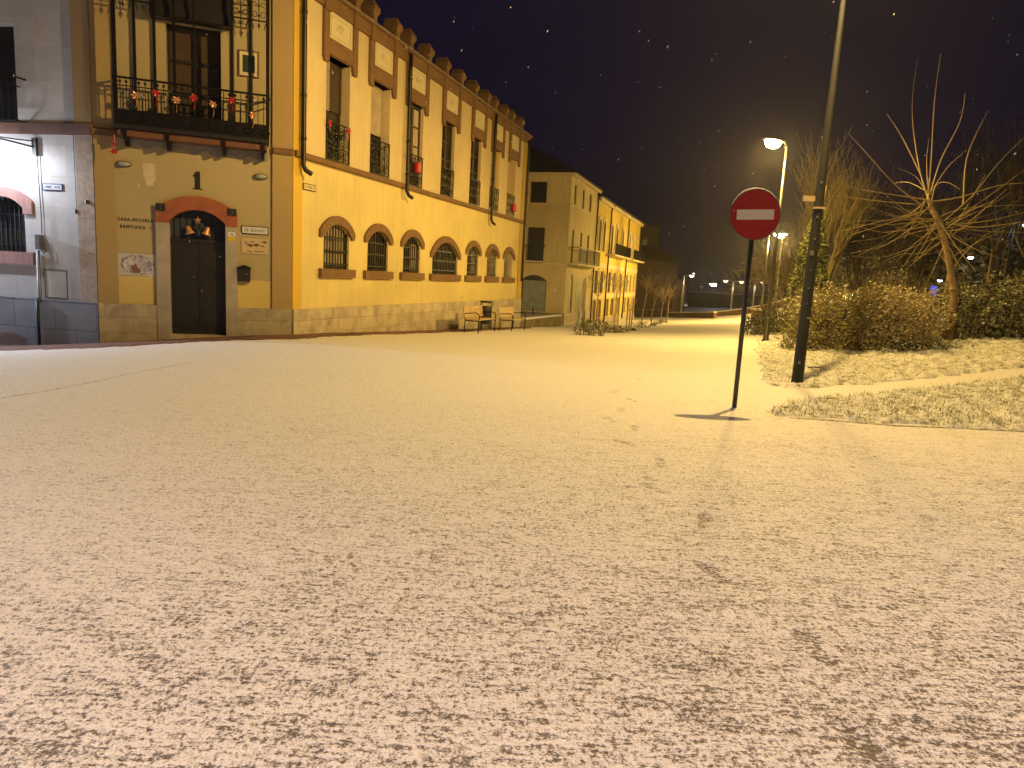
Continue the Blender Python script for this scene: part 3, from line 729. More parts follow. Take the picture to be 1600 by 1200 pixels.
# white left wing
b=MB(); hc=[hole(-2.75,-1.70,1.55,2.45,.22),hole(-2.8,-1.74,-.6,-.26,.11),hole(-2.9,-1.74,4.16,6.05)]
wall_mesh(b,[(-7,-1.2),(-.40,-1.2),(-.40,7.4),(-7,7.4)],[hc[0],hc[2]],.25)
b.build('wall',M['white'],CB,FC)['label']='white side wall lit by the cold lamp'
b=MB(); b.box(-.40,.0,-.03,.3,.6,3.92); 
for z in (1.6,2.3,3.1): b.box(-.41,.0,-.034,-.029,z,z+.012)
b.build('corner_quoin',M['sandstone'],CB,FC)
b=MB(); b.box(-.40,.0,-.03,.3,4.12,7.4); b.build('corner_strip',M['ochre_dim'],CB,FC)
b=MB(); wall_mesh(b,[(-7,-1.2),(.03,-1.2),(.03,.60),(-7,.60)],[hc[1]],.4,-.07); b.box(-7,.03,-.075,-.0,.58,.61); b.build('plinth',M['bluestone'],CB,FC)
b=MB(); b.box(-2.9,-1.7,.25,.3,-.8,-.1); b.build('cellar_window',M['glass'],CB,FC)
b=MB(); b.box(-7,.02,-.10,.0,3.92,4.12); b.build('string_course',M['redwood'],CB,FC)
b=MB(); b.box(-2.9,-1.6,.23,.27,1.5,2.7); o=b.build('window',M['glass'],CB,FC)
b=MB(); grille(b,-2.74,-1.71,1.56,2.66,.06,9,(1.7,2.0,2.32),.2,.013); b.build('grille',M['iron'],o,FC)
b=MB(); arch_band(b,(-2.753,-1.697,2.45,.223),(-2.97,-1.48,2.60,.27),2.33,-.05,.0); b.build('arch_surround',M['redbrick_l'],o,FC)
b=MB(); b.box(-2.97,-1.48,-.07,.24,1.30,1.55); b.build('window_sill',M['redbrick_l'],o,FC)
b=MB(); b.box(-2.9,-1.7,.22,.27,4.1,6.1); o=b.build('balcony_window',M['darkwood'],CB,FC)
b=MB(); b.box(-3.0,-1.50,-.30,-.27,4.95,4.98); b.box(-3.0,-1.50,-.30,-.27,4.12,4.15)
for k in range(11): b.box(-2.99+k*.147,-2.975+k*.147,-.292,-.278,4.15,4.95)
b.box(-1.53,-1.50,-.27,.0,4.95,4.98); b.box(-1.53,-1.50,-.27,.0,4.12,4.15); b.box(-1.66,-1.645,-.27,.0,4.82,4.84)
b.build('railing',M['iron'],o,FC)
b=MB(); b.tube([(-1.30,-.04,3.7),(-1.29,-.03,3.0),(-1.27,-.03,2.4),(-1.27,-.03,1.95)],.009,5); b.build('cable',M['iron'],CB,FC,True)
b=MB(); b.tube([(-1.36,-.06,1.6),(-1.36,-.06,.65),(-1.36,-.10,.55)],.035,8); b.build('conduit',M['metal'],CB,FC,True)
b=MB(); b.tube([(-1.38,-.11,.62),(-1.38,-.11,-.5)],.03,8); b.build('conduit',M['iron'],CB,FC,True)
b=MB(); b.box(-1.34,-1.24,-.14,-.0,1.62,1.92); b.tube([(-1.20,-.06,1.90),(-1.12,-.10,1.80),(-1.12,-.10,1.65),(-1.20,-.06,1.56),(-1.28,-.06,1.6)],.012,6); b.build('junction_box',M['metal'],CB,FC)
b=MB(); b.box(-1.28,-.74,-.010,.0,.64,.652); b.box(-1.28,-.74,-.01,0,1.22,1.23); b.box(-1.285,-1.27,-.01,0,.65,1.22); b.box(-.75,-.738,-.01,0,.65,1.22); b.build('meter_hatch',M['metal'],CB,FC)
b=MB(); b.tube([(-.44,-.02,4.0),(-.43,-.02,2.45)],.006,5); b.lathe([(.0,-.04),(.035,-.03),(.035,.03),(.0,.04)],8,(-.43,-.03,2.42)); b.lathe([(.0,-.04),(.035,-.03),(.035,.03),(.0,.04)],8,(-.15,-.05,2.62)); b.build('cable',M['iron'],CB,FC)

# cold wall lamp on the left wing
WLp=FC@Vector((-1.33,-.02,3.75)); wl=thing('wall_lamp',WLp,'cold white wall lantern on a black arm at the left picture edge','wall lamp')
b=MB(); b.box(-.05,.05,-.05,.0,-.22,.12); b.build('wall_plate',M['iron'],wl,FC@T(-1.33,-.02,3.72))
b=MB(); b.tube([(-1.33,-.05,3.66),(-1.6,-.25,3.72),(-1.95,-.50,3.79)],.018,8); b.tube([(-1.33,-.05,3.78),(-1.6,-.25,3.78),(-1.95,-.50,3.80)],.012,8); b.build('arm',M['iron'],wl,FC,True)
b=MB(); b.lathe([(.03,.16),(.13,.04),(.15,0),(.15,-.02)][::-1],14,(-2.2,-.66,3.82)); h=b.build('lamp_head',M['iron'],wl,FC,True)
b=MB(); b.lathe([(.02,-.10),(.09,-.08),(.12,-.03),(.12,-.02)],14,(-2.2,-.66,3.82)); b.build('lens',emis('cold_lamp_glow',(.75,.92,1.),60),h,FC,True)
lamp_light(wl,FC@Vector((-2.2,-.74,3.57)),430,(.82,.87,1.),.08)
wl_added=copy_tree(wl,FC@T(-5.6,-.02,3.75)@FC.inverted().to_3x3().to_4x4()@Matrix.Identity(4) if False else T(*(FC@Vector((-6.6,-.02,3.75)))),'added unseen cold lantern farther left along the side wall, lighting the snow bluer')  # second lantern added out of view to turn the left snow bluer
for ch in wl_added.children:
    if ch.type=='LIGHT': ch.data=ch.data.copy(); ch.data.energy=3600; ch.data.color=(.74,.82,1.)

# lantern added on the hidden end wall to brighten the beige house side
ew=FA@Vector((AL+.05,3.2,3.4)); e2=thing('wall_lamp',ew,'added unseen warm lantern on the end wall, lighting the beige house side','wall lamp')
Wl_=FA@T(AL,3.2,3.4)
b=MB(); b.box(.0,.03,-.06,.06,-.12,.12); b.build('wall_plate',M['iron'],e2,Wl_)
b=MB(); b.tube([(.02,0,.05),(.2,0,.14),(.42,0,.10)],.015,8); b.build('arm',M['iron'],e2,Wl_,True)
b=MB(); b.lathe([(.13,-.02),(.13,0),(.06,.09),(.02,.12)],12,(.42,0,.0)); h=b.build('lamp_head',M['iron'],e2,Wl_,True)
b=MB(); b.lathe([(.03,-.16),(.08,-.13),(.10,-.03),(.10,-.021)],12,(.42,0,.0)); b.build('lens',emis('added_lantern_glow',(1,.72,.34),30),h,Wl_,True)
lamp_light(e2,Wl_@Vector((.42,0,-.24)),900,(1,.68,.30),.08)

# ------------------------------------------------------------------ things fixed on the building
def text_mesh(txt,size,mat,ext=.001,sp=1.,off=0.):
    cu=bpy.data.curves.new('lettering','FONT'); cu.body=txt; cu.size=size; cu.space_character=sp; cu.extrude=ext; cu.align_x='CENTER'; cu.offset=off; cu.resolution_u=3
    o=bpy.data.objects.new('tmp',cu); COL.objects.link(o); bpy.context.view_layer.update()
    me=bpy.data.meshes.new_from_object(o.evaluated_get(bpy.context.evaluated_depsgraph_get())); bpy.data.objects.remove(o)
    me.materials.clear(); me.materials.append(mat); return me
RX=Matrix.Rotation(R(90),4,'X')
def put_text(txt,size,FR,u,z,y,mat,parent=None,name='lettering',sx=1.,sp=1.):
    return link(name,text_mesh(txt,size,mat,sp=sp,off=.05*size if sp>1 else 0),parent,FR@T(u,y,z)@RX@Matrix.Diagonal((sx,1,1,1)))
lt=thing('wall_lettering',FB@Vector((-3.08,0,2.2)),'black painted letters reading CASA-ESCUELA SANTIAGO 1 left of the entrance','lettering')
put_text('CASA-ESCUELA',.082,FB,-3.08,2.30,-.003,M['black_paint'],lt,sx=.86,sp=1.45)
put_text('SANTIAGO  1',.082,FB,-3.07,2.155,-.003,M['black_paint'],lt,sx=.86,sp=1.45)
b=MB(); b.prism([(-.05,0),(.05,0),(.05,.35),(-.02,.35),(-.085,.26),(-.085,.235),(-.05,.245)],-.012,-.001); b.box(-.10,.10,-.012,-.0015,-.018,.0)
tag(b.build('house_number',M['black_paint'],None,FB@T(-1.895,0,3.06)),'large black numeral 1 painted above the entrance arch','house number')
for u,t,lab in ((-2.60,'1','dark square plate with numeral 1 at the left end of the red door arch'),(-1.225,'3','dark square plate with numeral 3 at the right end of the red door arch')):
    r0=thing('number_plate',FB@Vector((u,-.08,2.62)),lab,'number plate','number plates on the door arch')
    b=MB(); b.box(-.09,.09,-.012,.0,-.075,.075); b.build('plate',M['blue_enamel'] if t=='x' else M['black_paint'],r0,FB@T(u,-.078,2.62))
    put_text(t,.13,FB,u,2.575,-.095,M['metal'],r0)
def marks(mb,u0,u1,z0,z1,y,n,seed,mi=0):
    rr=random.Random(seed); w=(u1-u0)/n
    for k in range(n):
        x=u0+w*(k+.5); h=z1-z0
        if rr.random()<.12: continue
        mb.box(x-w*.32,x-w*.14,y-.002,y,z0,z1,mi)
        for q in rr.sample((0,.45,.85),rr.choice((1,2))): mb.box(x-w*.14,x+w*.3,y-.002,y,z0+h*q,z0+h*q+h*.16,mi)
        if rr.random()<.4: mb.box(x+w*.14,x+w*.3,y-.002,y,z0,z1,mi)
def street_sign(FR,u,z,w,h,lab,border,face,ink,n,seed,name='street_sign',cat='street sign'):
    r0=thing(name,FR@Vector((u,0,z)),lab,cat)
    b=MB(); b.box(-w/2,w/2,-.018,.0,-h/2,h/2); b.build('border',border,r0,FR@T(u,-.004,z))
    b=MB(); b.box(-w/2+.018,w/2-.018,-.021,-.0185,-h/2+.018,h/2-.018); b.build('face',face,r0,FR@T(u,-.004,z))
    b=MB(); marks(b,-w/2+.05,w/2-.05,-h*.2,h*.2,-.0215,n,seed); b.build('lettering',ink,r0,FR@T(u,-.004,z))
street_sign(FC,-.98,2.89,.47,.135,'small white street name tile with blue border on the white side wall',M['blue_enamel'],M['white_enamel'],M['blue_enamel'],10,3)
street_sign(FA,.63,3.34,.50,.15,'small cream street name plate high on the street wall below the string course',M['black_paint'],M['paper'],M['black_paint'],7,8)
street_sign(FB,-.765,2.28,.55,.17,'narrow tiled plaque with patterned dark border right of the entrance',M['tile_dark'],M['white_enamel'],M['tile_dark'],14,5,'tiled_plaque','plaque')
r0=thing('ceramic_panel',FB@Vector((-.765,0,1.94)),'cream ceramic panel with brown figures above the mailbox','plaque')
b=MB(); b.box(-.275,.275,-.015,.0,-.165,.165); b.build('tile_face',M['paper'],r0,FB@T(-.765,-.003,1.94))
b=MB(); rr=random.Random(4)
for k in range(16):
    x,z=rr.uniform(-.23,.2),rr.uniform(-.02,.13); l=rr.uniform(.03,.12); b.prism([(x,z),(x+l,z+rr.uniform(-.02,.02)),(x+l,z+.012),(x,z+.014)],-.019,-.0155)
b.box(-.15,-.14,-.019,-.0155,-.13,-.08); b.box(-.11,-.10,-.019,-.0155,-.13,-.09); b.box(-.02,.19,-.019,-.0155,-.115,-.10); b.box(-.10,-.06,-.019,-.0155,-.135,-.12)
b.build('drawing',simple('brown_glaze',(.12,.06,.03),.5),r0,FB@T(-.765,-.003,1.94))
r0=thing('mailbox',FB@Vector((-.985,0,1.34)),'small black gabled mailbox on the wall right of the door','mailbox')
b=MB(); b.box(-.125,.125,-.10,-.004,-.17,.12); b.build('body',M['black_paint'],r0,FB@T(-.985,0,1.34))
b=MB(); b.prism([(-.15,.11),(.15,.11),(.15,.13),(0,.19),(-.15,.13)],-.12,-.004); b.build('lid',M['iron'],r0,FB@T(-.985,0,1.34))
b=MB(); b.box(.02,.085,-.105,-.10,-.02,.005); b.lathe([(.015,0),(.015,.01)],8,(-.09,-.104,0)); b.build('lock',M['metal'],r0,FB@T(-.985,0,1.34))
r0=thing('notice',FB@Vector((-1.235,0,2.12)),'small notice, white top and yellow bottom, on the right door jamb','notice')
b=MB(); b.box(-.075,.075,-.006,.0,.0,.09); b.build('white_half',M['white_enamel'],r0,FB@T(-1.235,-.0705,2.12))
b=MB(); b.box(-.075,.075,-.006,.0,-.10,-.001); b.build('yellow_half',M['yellow_p'],r0,FB@T(-1.235,-.0705,2.12))
b=MB(); b.prism([(-.03,.04),(.0,.06),(.045,.03),(.03,.02),(0,.04)],-.008,-.0065); b.build('arrow_mark',M['black_paint'],r0,FB@T(-1.235,-.0705,2.12))
r0=thing('poster',FB@Vector((-3.06,0,1.42)),'pale printed poster with violet blots left of the entrance','poster')
b=MB(); b.box(-.36,.36,-.012,.0,-.225,.225); b.build('sheet',simple('pale_poster_paper',(.50,.47,.50),.5,0,.1,9),r0,FB@T(-3.06,-.003,1.415))
b=MB(); rr=random.Random(11)
for cx,cz,rx,rz in ((.17,-.03,.13,.12),(-.2,.03,.10,.13),(.02,.10,.16,.09),(-.1,-.08,.12,.09)):
    b.prism([(cx+rx*math.cos(t/18*6.283)*rr.uniform(.85,1.1),cz+rz*math.sin(t/18*6.283)*rr.uniform(.85,1.1)) for t in range(18)],-.0125-.0006*len(b.v)/36,-.0122)
b.build('blots',M['poster'],r0,FB@T(-3.06,-.003,1.415))
b=MB()
for k in range(34):
    a=k/34*6.283; x,z=.32*math.cos(a)*rr.uniform(.8,1.02),.19*math.sin(a)*rr.uniform(.8,1.05); s_=rr.uniform(.006,.014); b.box(x-s_,x+s_,-.0185,-.017,z-s_,z+s_)
b.build('ink_dots',M['black_paint'],r0,FB@T(-3.06,-.003,1.415))
b=MB(); b.prism([(-.09,-.16),(.04,-.17),(.06,-.10),(.0,-.04),(-.03,.04),(-.07,-.02),(-.12,.0),(-.10,-.08)],-.019,-.0175); b.build('brown_figure',simple('brown_print',(.22,.10,.07),.5),r0,FB@T(-3.06,-.003,1.415))
for u,lab in ((-3.26,'oval bulkhead wall light under the left end of the balcony'),(-.645,'oval bulkhead wall light right of the painted numeral 1')):
    r0=thing('bulkhead_light',FB@Vector((u,0,3.42)),lab,'wall light','bulkhead lights on the entrance wall')
    b=MB(); n=20
    for i_,(s_,y) in enumerate(((1,.0),(1,-.04),(.9,-.05))): b.v+=[(.15*s_*math.cos(2*math.pi*j/n),y,.06*s_*math.sin(2*math.pi*j/n)) for j in range(n)]
    b.f=[(i_*n+j,i_*n+(j+1)%n,(i_+1)*n+(j+1)%n,(i_+1)*n+j) for i_ in range(2) for j in range(n)]+[tuple(range(40,60)),tuple(range(20))]; b.m=[0]*len(b.f)
    b.build('housing',M['metal'],r0,FB@T(u,-.002,3.42))
    b=MB()
    for i_,(s_,y) in enumerate(((.8,-.05),(.7,-.09),(.35,-.11))): b.v+=[(.15*s_*math.cos(2*math.pi*j/n),y,.06*s_*math.sin(2*math.pi*j/n)) for j in range(n)]
    b.f=[(i_*n+j,i_*n+(j+1)%n,(i_+1)*n+(j+1)%n,(i_+1)*n+j) for i_ in range(2) for j in range(n)]+[tuple(range(40,60))]; b.m=[0]*len(b.f)
    b.build('diffuser',simple('frosted_glass',(.35,.36,.34),.3),r0,FB@T(u,-.002,3.42),True)
# framed picture on wall behind the bars
r0=thing('framed_picture',FB@Vector((-.86,0,5.68)),'framed dark picture with pale mount behind the balcony bars','picture')
fw=FB@T(-.88,-.004,5.68)
b=MB(); b.box(-.20,-.18,-.03,0,-.26,.26); b.box(.18,.20,-.03,0,-.26,.26); b.box(-.18,.18,-.03,0,.24,.26); b.box(-.18,.18,-.03,0,-.26,-.24); b.build('frame',M['redwood'],r0,fw)
b=MB(); b.box(-.18,.18,-.015,0,-.24,.24); b.build('mount',M['trim'],r0,fw)
b=MB(); b.box(-.12,.12,-.018,-.0155,-.17,.17); b.build('image',simple('dark_green_blue_print',(.04,.06,.06),.3,0,.4,12),r0,fw)
# garland ornaments on balcony
def flower(mb,c,r,n,mi,seed,tilt=.35):
    rr=random.Random(seed)
    for ring,(rad,lift,m_) in enumerate(((1,0,n),(.62,.25,n-1))):
        for k in range(m_):
            a=2*math.pi*k/m_+ring*.4+rr.uniform(-.15,.15); R1=r*rad*rr.uniform(.85,1.1)
            d=Vector((math.cos(a),0,math.sin(a))); s_=Vector((-math.sin(a),0,math.cos(a)))*R1*.33
            o_=Vector(c)+Vector((0,-r*.15-lift*r,0)); y=Vector((0,-R1*tilt*rr.uniform(.4,1.3),0))
            mb.add([o_,o_+d*R1*.55+s_,o_+d*R1+y,o_+d*R1*.55-s_],[(0,1,2,3)],mi)
    mb.lathe([(0,-r*.12),(r*.16,0),(0,r*.12)],6,(c[0],c[1]-r*.45,c[2]),mi)
FL=[(-2.95,4.70,'gold','leftmost copper ribbon flower on the iron balcony'),(-2.59,4.78,'red','leftmost red cloth flower on the iron balcony'),(-2.23,4.70,'gold','second copper ribbon flower from the left on the iron balcony'),(-1.91,4.78,'red','middle red cloth flower on the iron balcony'),(-1.55,4.70,'gold','third copper ribbon flower, pinkish, on the iron balcony'),(-1.20,4.82,'red','rightmost red cloth flower on the iron balcony'),(-.80,4.58,'gold','rightmost and lowest copper ribbon flower on the iron balcony')]
for k,(u,z,m_,lab) in enumerate(FL):
    b=MB(); flower(b,(0,-.03,0),.085,6,0,k); 
    b.tube([(0,-.02,-.05),(.01,-.03,-.16),(-.01,-.02,-.24)],[.006,.008,.004],4)
    tag(b.build('ribbon_flower',M[m_],None,FB@T(u,-.40,z),recalc=False),lab,'ornament','ribbon flowers on the balcony')
b=MB(); b.tube([(0,0,.30),(0,0,.0)],.012,6); flower(b,(0,-.02,.12),.05,6,0,33); flower(b,(0,-.02,-.02),.075,6,0,31)
tag(b.build('hanging_ornament',M['red'],None,FB@T(-3.36,-.36,3.62),recalc=False),'red flower ornament hanging below the left end of the balcony','ornament')
# star and two bells in the fanlight
r0=thing('christmas_decoration',FB@Vector((-1.91,.1,2.2)),'gold star over two gold bells hung in the dark fanlight','decoration')
fw=FB@T(-1.91,.10,2.2)
b=MB(); pts=[]
for k in range(10):
    a=math.pi/2+k*math.pi/5; r__=.085 if k%2==0 else .035; pts.append((r__*math.cos(a),.21+r__*math.sin(a)))
n=len(pts); b.add([(p[0],-.01,p[1]) for p in pts]+[(0,-.035,.21),(0,.01,.21)],[(i,(i+1)%n,n) for i in range(n)]+[((i+1)%n,i,n+1) for i in range(n)]); b.build('star',M['gold'],r0,fw)
for s_ in (-1,1):
    b=MB(); b.lathe([(.10,0),(.095,.02),(.06,.07),(.05,.13),(.035,.17),(.0,.18)],14)
    b.build('bell',M['gold'],r0,fw@T(s_*.15,0,-.08)@Matrix.Rotation(R(s_*18),4,'Y'),True)
b=MB(); b.lathe([(.06,0),(.045,.1),(.02,.16),(0,.17)],10); b.build('bow',M['bluecloth'],r0,fw@T(0,0,-.1),True)
# red baubles on the upper window railings
def bauble(px,py,r,lab,kind=0):
    u,z=on_plane(FA,px,py,.07); b=MB()
    if kind==0: flower(b,(0,0,0),r,7,0,int(px)); b.tube([(0,-.02,-r*.6),(.0,-.02,-r*2)],.006,4)
    else:
        b.tube([(0,0,-.15),(0,0,-.13),(0,0,.13),(0,0,.15)],[.07,.11,.11,.07],12); b.tube([(0,0,.15),(0,0,.26)],.006,4)
    tag(b.build('red_ornament',M['red'],None,FA@T(u,-.07,z),recalc=False),lab,'ornament','red ornaments on the street balconies')
bauble(514,192,.085,'red bow on the left side of the nearest upper window'); bauble(543,205,.095,'red bow at the right jamb of the nearest upper window')
bauble(636,243,.07,'small red bow at the left edge of the third upper window'); bauble(652,262,.1,'red lantern-shaped ornament on the third upper window railing',1)
bauble(803,325,.1,'red lantern-shaped ornament on the farthest upper window railing',1)
bauble(745,312,.06,'dim red bow on the fifth upper window railing')

# ------------------------------------------------------------------ pavement strip along the building
def pavement():
    P0=[FC@Vector((-7,-.05,0)),FC@Vector((0,-.06,0)),FB@Vector((0,-.04,0)),FA@Vector((AL+.4,-.04,0))]
    N_=[Vector((math.cos(R(a)),-math.sin(R(a)),0)) for a in (100.86,70.17,17.41)]
    pts=[]; nr=[N_[0],(N_[0]+N_[1]).normalized(),(N_[1]+N_[2]).normalized(),N_[2]]
    wd=[2.1,1.5,.8,.6]
    b=MB(); rows=[]; rr=random.Random(2); K=0
    for s_ in range(3):
        n=int((P0[s_+1]-P0[s_]).length/.08)
        for k in range(n):
            t=k/n; p=P0[s_].lerp(P0[s_+1],t); nn=nr[s_].lerp(nr[s_+1],t); w_=wd[s_]*(1-t)+wd[s_+1]*t
            w_*=1+.10*math.sin(K*.21)+.06*math.sin(K*.83+1)+rr.uniform(-.06,.06); K+=1
            rows.append([p+nn*w_*f for f in (0,.3,.6,.85,1)])
    vs=[]
    for r__ in rows:
        for j,p in enumerate(r__): vs.append((p.x,p.y,g(p.x,p.y)+(.035 if j<4 else -.01)))
    b.add(vs,[(i*5+j,i*5+j+1,i*5+j+6,i*5+j+5) for i in range(len(rows)-1) for j in range(4)])
    m=stone('bare_damp_paving',(.19,.085,.055),(.06,.035,.03),.4,.4,.01,.003,(.10,.055,.04))
    tag(b.build('pavement',m,smooth=True),kind='structure')
pavement()

# ------------------------------------------------------------------ benches and bin
def bench():
    root=thing('bench',(0,0,0),'x','bench'); L_=1.45
    for x in (.06,L_-.06):
        b=MB(); b.tube([(x,.0,0),(x,.02,.42),(x,-.06,.84)],[.02,.02,.016],6); b.tube([(x,.50,0),(x,.52,.40),(x,.53,.60)],[.02,.02,.018],6)
        b.tube([(x,.53,.60),(x,.40,.67),(x,.12,.64),(x,-.02,.63)],.016,6); b.tube([(x,.02,.40),(x,.52,.40)],.018,6)
        b.build('side_frame',M['iron'],root,None,True)
    for k in range(5):
        b=MB(); y=.07+k*.095; b.box(0,L_,y,y+.08,.425,.455); b.build('seat_slat',M['benchwood'],root)
    for k in range(4):
        b=MB(); z=.50+k*.092; y=.0-(z-.42)*.18+.02; b.add([(0,y,z),(L_,y,z),(L_,y+.025,z),(0,y+.025,z),(0,y-.015,z+.08),(L_,y-.015,z+.08),(L_,y+.01,z+.08),(0,y+.01,z+.08)],[(0,3,2,1),(4,5,6,7),(0,1,5,4),(1,2,6,5),(2,3,7,6),(3,0,4,7)]); b.build('back_slat',M['benchwood'],root)
    return root
bn=bench()
def bench_m(px,py,az):
    p=gp(px,py); a=R(az); s,c=math.sin(a),math.cos(a)     # x along az, y = out from the wall
    return Matrix(((s,c,0,p.x),(c,-s,0,p.y),(0,0,1,p.z),(0,0,0,1)))
def settle(root,W):
    old=WM[root.name]
    WM[root.name]=W; root.matrix_basis=W
    for ch in root.children: WM[ch.name]=W@old.inverted()@WM[ch.name]
Wb1=bench_m(724,519.5,22); Wb2=bench_m(779,516.5,22)
cb=copy_tree(bn,Wb2,'pale slatted bench nearer the building end, right of the litter bin','benches by the street wall')
settle(bn,Wb1); tag(bn,'pale slatted bench by the street wall, left of the litter bin',None,'benches by the street wall')
p=gp(758,518.5); r0=thing('litter_bin',p,'dark upright litter bin between the two benches','litter bin')
a=Matrix.Rotation(R(-20),4,'Z')
b=MB(); b.lathe([(.12,.28),(.17,.32),(.18,.85),(.165,.9)],16); b.build('bin_body',M['bindark'],r0,T(*p)@a,True)
b=MB(); b.tube([(-.2,0,0),(-.2,0,1.05)],.022,8); b.tube([(.2,0,.3),(.2,0,1.05)],.018,8); b.tube([(-.2,0,1.03),(.2,0,1.03)],.02,8); b.tube([(-.2,0,.5),(.2,0,.5)],.012,6); b.build('stand',M['metal'],r0,T(*p)@a)
b=MB(); b.box(-.2,.2,-.14,.14,1.05,1.075); b.build('hood',M['bindark'],r0,T(*p)@a)

# ------------------------------------------------------------------ no entry sign
p=gp(1147,639); top=atY(1178,336,p.y)
r0=thing('no_entry_sign',p,'round red no entry sign with white bar on a grey post, snow on its rim','traffic sign')
W=T(*p); dx=top.x-p.x; hz=top.z-p.z; tl=Matrix.Rotation(R(1.),4,'Y')
b=MB(); b.tube([(0,0,-.02),(dx*.5,0,hz*.5),(dx*1.0,0,hz+.22)],.030,14); b.build('post',M['signpost'],r0,W,True)
b=MB(); b.lathe([(.085,-.02),(.075,.006),(.045,.018),(.032,.02)],14); b.build('footing',M['snow'],r0,W,True)
Wd=T(top.x,top.y-.045,top.z)@Matrix.Rotation(R(-3.0),4,'Y')@Matrix.Rotation(R(-4),4,'Z')
RD=.308
b=MB(); b.disc((0,0),RD,-.008,.008,56); b.prism([(RD*math.cos(2*math.pi*j/56),RD*math.sin(2*math.pi*j/56)) for j in range(56)],.008,.02); b.build('sign_back',M['signpost'],r0,Wd)
b=MB(); b.disc((0,0),RD-.008,-.0105,-.0085,56); fc=b.build('sign_face',M['signred'],r0,Wd)
b=MB(); b.box(-.225,.225,-.0125,-.011,-.06,.062); b.build('white_bar',M['signwhite'],fc,Wd)
b=MB(); vs=[]; n=34; rr=random.Random(3)
for k in range(n+1):
    a=R(155-118*k/n); t=min(k,n-k)/n*4; h_=.004+.016*min(1,t)*rr.uniform(.7,1.15)
    for (rr_,y) in ((RD,-.012),(RD+h_*.8,-.010),(RD+h_,.004),(RD+h_*.8,.018),(RD,.022)): vs.append((rr_*math.cos(a),y,rr_*math.sin(a)))
b.add(vs,[(i*5+j,i*5+j+1,i*5+j+6,i*5+j+5) for i in range(n) for j in range(4)]); b.build('snow_rim',M['snow'],r0,Wd,True)
b=MB(); b.box(-.05,.05,.02,.09,-.02,.02); b.box(-.05,.05,.02,.09,.14,.17); b.build('clamp',M['metal'],r0,Wd)

# ------------------------------------------------------------------ second and third building
O2=(2.85,42.47); F2=frame(*O2,17.4); F2s=frame(*O2,107.4)
B2=thing('beige_building',(O2[0],O2[1],-1.2),'beige three-storey house with tiled roof between the corner building and the yellow one','building')
h3=[(.92,1.45),(3.2,3.75),(5.35,5.95)]
b=MB(); hs=[hole(a,c,6.05,7.2) for a,c in h3]+[hole(a+.08,c+.08,2.58,4.56) for a,c in h3]+[hole(.95,2.1,-.45,1.45,.45),hole(2.95,4.1,-1.2,1.35,.45),hole(5.05,6.1,-1.2,1.35,.45)]
wall_mesh(b,[(0,-.46),(2.95,-.46),(2.951,-1.2),(4.1,-1.2),(4.101,-.46),(5.05,-.46),(5.051,-1.2),(6.1,-1.2),(6.101,-.46),(8.0,-.46),(8.0,7.55),(0,7.55)],[h for h in hs[:7]],.09)
b.build('wall',M['cream2'],B2,F2)
def openings(B,FR,lst,mat,depth=.10,frames=True,nm='window'):
    for (a,c,z0,z1) in lst:
        b=MB(); b.box(a-.05,c+.05,depth-.02,depth+.03,z0-.05,z1+.05); o=b.build(nm,mat,B,FR)
        if frames:
            b=MB(); m_=(a+c)/2; b.box(m_-.03,m_+.03,depth-.045,depth-.021,z0,z1); b.box(a,c,depth-.04,depth-.0215,(z0+z1)/2-.03,(z0+z1)/2+.03); b.box(a,a+.05,depth-.045,depth-.021,z0,z1); b.box(c-.05,c,depth-.045,depth-.021,z0,z1); b.build('window_frame',M['brownwood'],o,FR)
openings(B2,F2,[(a,c,6.05,7.2) for a,c in h3]+[(a+.08,c+.08,2.58,4.56) for a,c in h3],M['glass'])
openings(B2,F2,[(.95,2.1,-.45,1.9)],M['shadegrey'],.14,False)
for a,c in ((2.95,4.1),(5.05,6.1)):
    b=MB(); b.prism(hole(a,c,-1.25,1.35,.45),-.012,-.004); b.build('door',M['shadegrey'] if a<4 else M['brownwood'],B2,F2)
b=MB(); b.prism(hole(.95,2.1,-.45,1.45,.45),.085,.11); b.build('shop_window',M['shadegrey'],B2,F2)
b=MB()
for a,c in ((0,2.95),(4.1,5.05),(6.1,8.0)): b.box(a,c,-.07,.0,-1.8,-.46)
b.build('plinth',M['plinth'],B2,F2)
b=MB(); b.box(0,8.05,-.04,.0,5.93,6.0); b.box(-.02,8.05,-.05,.0,2.42,2.50); b.box(-.05,8.1,-.22,.0,7.55,7.72); b.build('string_course',M['trim'],B2,F2)
b=MB(); b.box(.5,7.3,-.60,.0,2.46,2.56); o=b.build('balcony',M['trim'],B2,F2)
b=MB(); b.box(.5,7.3,-.60,-.565,3.48,3.53); b.box(.5,7.3,-.59,-.575,2.62,2.65)
for k in range(58): b.box(.52+k*.1175,.534+k*.1175,-.59,-.576,2.56,3.5)
b.box(.5,.53,-.57,0,3.48,3.53); b.box(7.27,7.3,-.57,0,3.48,3.53); b.build('railing',M['iron'],o,F2)
